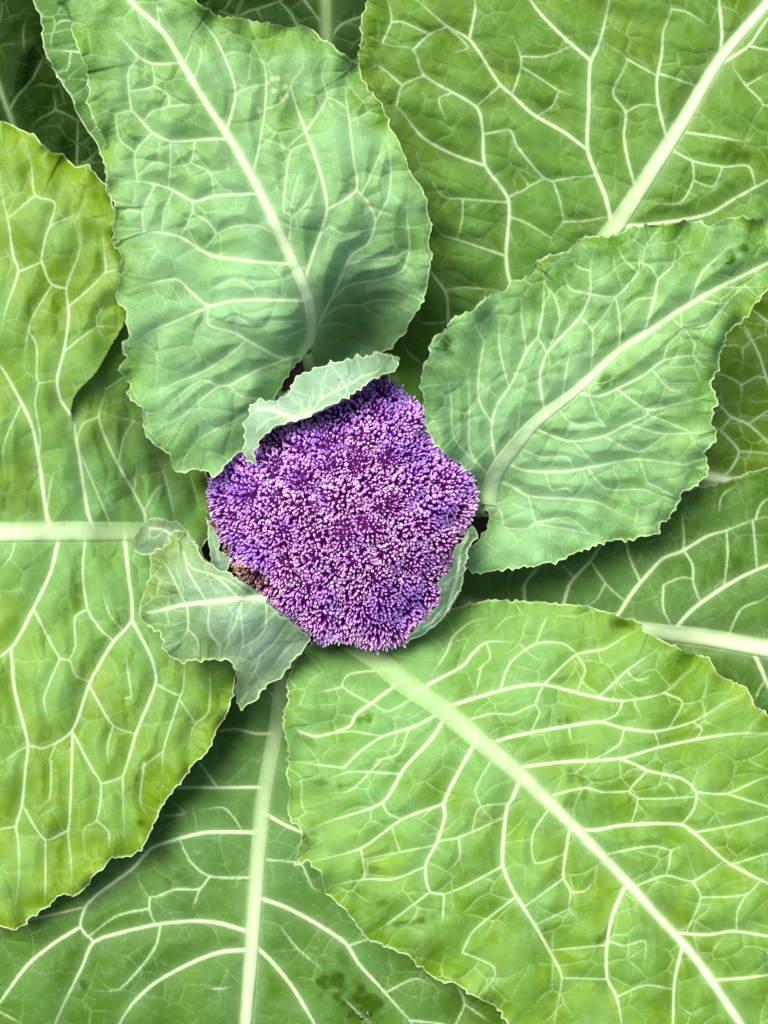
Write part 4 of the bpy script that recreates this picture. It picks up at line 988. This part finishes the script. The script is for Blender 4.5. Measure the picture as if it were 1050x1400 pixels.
# one bud: a rounded club, 7 sides
TH = np.linspace(0, 2*np.pi, 7, endpoint=False)
PROF = [(0.26, 0.0), (0.42, 0.34), (0.96, 0.60), (0.92, 0.76), (0.48, 0.93)]
BV = np.array([(r * math.cos(a), r * math.sin(a), h) for r, h in PROF for a in TH] + [(0, 0, 1.0)])
BF = []
for k_ in range(len(PROF) - 1):
    for s_ in range(7):
        a, b = k_ * 7 + s_, k_ * 7 + (s_ + 1) % 7
        BF += [(a, b, b + 7), (a, b + 7, a + 7)]
BF += [(28 + s_, 28 + (s_ + 1) % 7, 35) for s_ in range(7)]
BF = np.array(BF)
pts = []
step = 3.55
for r_, y in enumerate(np.arange(505, 892, step * 0.866)):
    for x in np.arange(280 + (r_ % 2) * step / 2, 655, step):
        pts.append((x, y))
BP = np.array(pts) + rng.normal(0, 1.25, (len(pts), 2))
rnb = np.hypot(*(BP - HC0).T) / rim_r(BP)
BP = BP[rnb < 0.975]
# the rim: extra ranks of longer buds reaching outwards and down
extra = []
for k_ in range(900):
    t = rng.uniform(-np.pi, np.pi)
    d = np.array([math.cos(t), math.sin(t)])
    extra.append(HC0 + d * rim_r((HC0 + d)[None])[0] * rng.uniform(0.92, 0.985))
BP = np.concatenate([BP, np.array(extra)])
z, fi, fd = head_z(BP)
rn = np.hypot(*(BP - HC0).T) / rim_r(BP)
e = 3.0
gx = (head_z(BP + (e, 0))[0] - head_z(BP - (e, 0))[0]) / (2 * e)
gy = (head_z(BP + (0, e))[0] - head_z(BP - (0, e))[0]) / (2 * e)
N = np.stack([-gx, gy, np.ones(len(BP))], 1)          # world y runs up
out2 = np.stack([(BP - HC0)[:, 0], -(BP - HC0)[:, 1]], 1); out2 /= np.linalg.norm(out2, axis=1)[:, None] + 1e-6
fl2 = np.stack([(BP - FC[fi])[:, 0], -(BP - FC[fi])[:, 1]], 1) / 22.0
N[:, :2] = np.clip(N[:, :2], -1.6, 1.6) * 0.7 + fl2 * 0.34 + out2 * (rn ** 5)[:, None] * 0.45
N += rng.normal(0, 0.24, N.shape)
N /= np.linalg.norm(N, axis=1)[:, None]
fine_w = Waves(34); patch_w = Waves(75)
size = (1.75 + 0.55 * rn ** 3) * fl_big[fi] * np.exp(np.clip(rng.normal(-0.10, 0.28, len(BP)), -0.6, 0.35))
size *= 1 + 0.12 * fine_w(BP)
length = (8.5 + 5.0 * rn ** 5) * rng.uniform(0.85, 1.25, len(BP))
z = z + rng.normal(0, 1.6, len(BP)) - length * 0.45
# colours: deep purple stalk, violet shoulder, pale lilac tip; some florets bluer, some pinker, some browned
tip_pink = np.array([0.72, 0.46, 0.68]); tip_blue = np.array([0.48, 0.27, 0.74]); sh_mag = np.array([0.34, 0.040, 0.36]); sh_vio = np.array([0.22, 0.040, 0.46])
violet = np.clip(0.30 + 0.36 * patch_w(BP) + 0.6 * (fl_tint[fi] - 0.5), 0, 1)
for cx, cy, rr in ((530, 548, 55), (585, 585, 40), (330, 665, 50), (440, 610, 50), (540, 820, 40), (570, 630, 40)):
    violet = np.maximum(violet, 0.95 * np.exp(-(((BP - (cx, cy)) ** 2).sum(1) / rr ** 2)))
for cx, cy, rr in ((480, 720, 90),):
    violet *= 1 - 0.6 * np.exp(-(((BP - (cx, cy)) ** 2).sum(1) / rr ** 2))
tip = tip_pink * (1 - violet[:, None]) + tip_blue * violet[:, None]
sh = sh_mag * (1 - violet[:, None]) + sh_vio * violet[:, None]
pale = 0.55 + 0.60 * rng.uniform(0, 1, len(BP)) ** 1.2 + 0.30 * np.clip(rn - 0.72, 0, 1) * 4 * rng.uniform(0.2, 1, len(BP))
pale *= 1 - 0.45 * np.clip(violet - 0.55, 0, 1)
tip = np.clip(tip * pale[:, None], 0, 0.88)
brown = np.zeros(len(BP))
for cx, cy, rr in ((296, 722, 17), (308, 750, 16), (342, 786, 18), (362, 792, 12), (288, 690, 9), (330, 778, 12)):
    brown = np.maximum(brown, np.exp(-((((BP - (cx, cy)) ** 2).sum(1)) / rr ** 2) ** 1.5))
brown = np.clip(brown * rng.uniform(0.6, 1.5, len(BP)), 0, 1)
bcol = np.where(rng.uniform(0, 1, (len(BP), 1)) < 0.45, [[0.30, 0.19, 0.075]], [[0.10, 0.055, 0.025]])
tip = tip * (1 - brown[:, None]) + bcol * brown[:, None]; sh = sh * (1 - brown[:, None]) + bcol * 0.4 * brown[:, None]
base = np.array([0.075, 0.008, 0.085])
lens = length * K; rad = size * K
C0 = world_pts(BP, z)
A1 = np.cross(N, [0.3, 1, 0.1]); A1 /= np.linalg.norm(A1, axis=1)[:, None]
A2 = np.cross(N, A1)
tv = BV[:, 2]
asp = rng.uniform(0.6, 1.25, len(BP))
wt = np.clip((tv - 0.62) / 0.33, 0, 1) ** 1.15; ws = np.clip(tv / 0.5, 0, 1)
for f in range(len(FC)):
    idx = np.where(fi == f)[0]
    if len(idx) < 4: continue
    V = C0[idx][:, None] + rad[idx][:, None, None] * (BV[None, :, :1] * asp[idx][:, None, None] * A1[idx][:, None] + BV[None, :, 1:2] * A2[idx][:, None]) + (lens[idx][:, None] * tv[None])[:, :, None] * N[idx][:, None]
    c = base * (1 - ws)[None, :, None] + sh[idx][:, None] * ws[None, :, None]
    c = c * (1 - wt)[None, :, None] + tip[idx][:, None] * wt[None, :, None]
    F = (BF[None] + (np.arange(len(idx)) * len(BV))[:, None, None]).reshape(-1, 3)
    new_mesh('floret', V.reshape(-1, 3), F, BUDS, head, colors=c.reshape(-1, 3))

# ------------------------------------------------------------------ the stem that carries it all
def build_stem():
    zz = np.linspace(-235, SOIL - 20, 22)
    P3 = np.stack([np.full(22, 0.0), np.full(22, 0.0), (zz - SOIL) * K], 1)
    P3[:, 0] += np.linspace(0, 1, 22) * 0.0; P3[:, :2] += 1e-5 * np.arange(22)[:, None]
    r = np.interp(zz, [SOIL - 20, SOIL + 40, -450, -235], [42, 46, 62, 70]) * (1 + 0.05 * np.sin(np.arange(22) * 1.7)) * K
    V, F = tube(P3, r, 20)
    new_mesh('stem', V, F, STALK, plant)
build_stem()

# ------------------------------------------------------------------ a few drops of water left in the wet patch of the dark leaf
def water_material():
    mat = bpy.data.materials.new('water'); mat.use_nodes = True
    p = mat.node_tree.nodes['Principled BSDF']
    p.inputs['Base Color'].default_value = (0.9, 1.0, 0.9, 1); p.inputs['Roughness'].default_value = 0.02
    p.inputs['Transmission Weight'].default_value = 1.0; p.inputs['IOR'].default_value = 1.33
    return mat
WATER = water_material()
def build_drop(x, y, z, r, text):
    V = []; F = []
    n, m = 14, 7
    for a in range(m):
        ph = a / m * math.pi * 0.56
        for b in range(n):
            t = 2 * math.pi * b / n
            V.append((r * K * math.sin(ph + 0.02) * math.cos(t) * 1.2, r * K * math.sin(ph + 0.02) * math.sin(t), r * K * 0.75 * math.cos(ph)))
    for a in range(m - 1):
        for b in range(n):
            F.append((a * n + b, (a + 1) * n + b, (a + 1) * n + (b + 1) % n, a * n + (b + 1) % n))
    F.append(tuple(range(n)))
    o = new_mesh('water_drop', np.array(V), F, WATER, None)
    o.location = Vector(world_pts([(x, y)], [z])[0] + BASE)
    o['label'] = text
    o['category'] = 'water drop'; o['group'] = 'water drops on the dark leaf'

surf_f = [f_ for k_, f_ in SURF.items() if k_.startswith('leaf_dark_green')][0]
for x, y, r, text in ((494, 1391, 4.2, 'smaller of two touching water drops in the wet patch of the dark leaf'),
                      (504, 1386, 5.4, 'largest clear water drop in the wet patch of the dark leaf'),
                      (477, 1388, 3.0, 'tiny lone water drop in the wet patch, apart from the touching pair')):
    build_drop(x, y, surf_f(x, y) - 0.6, r, text)
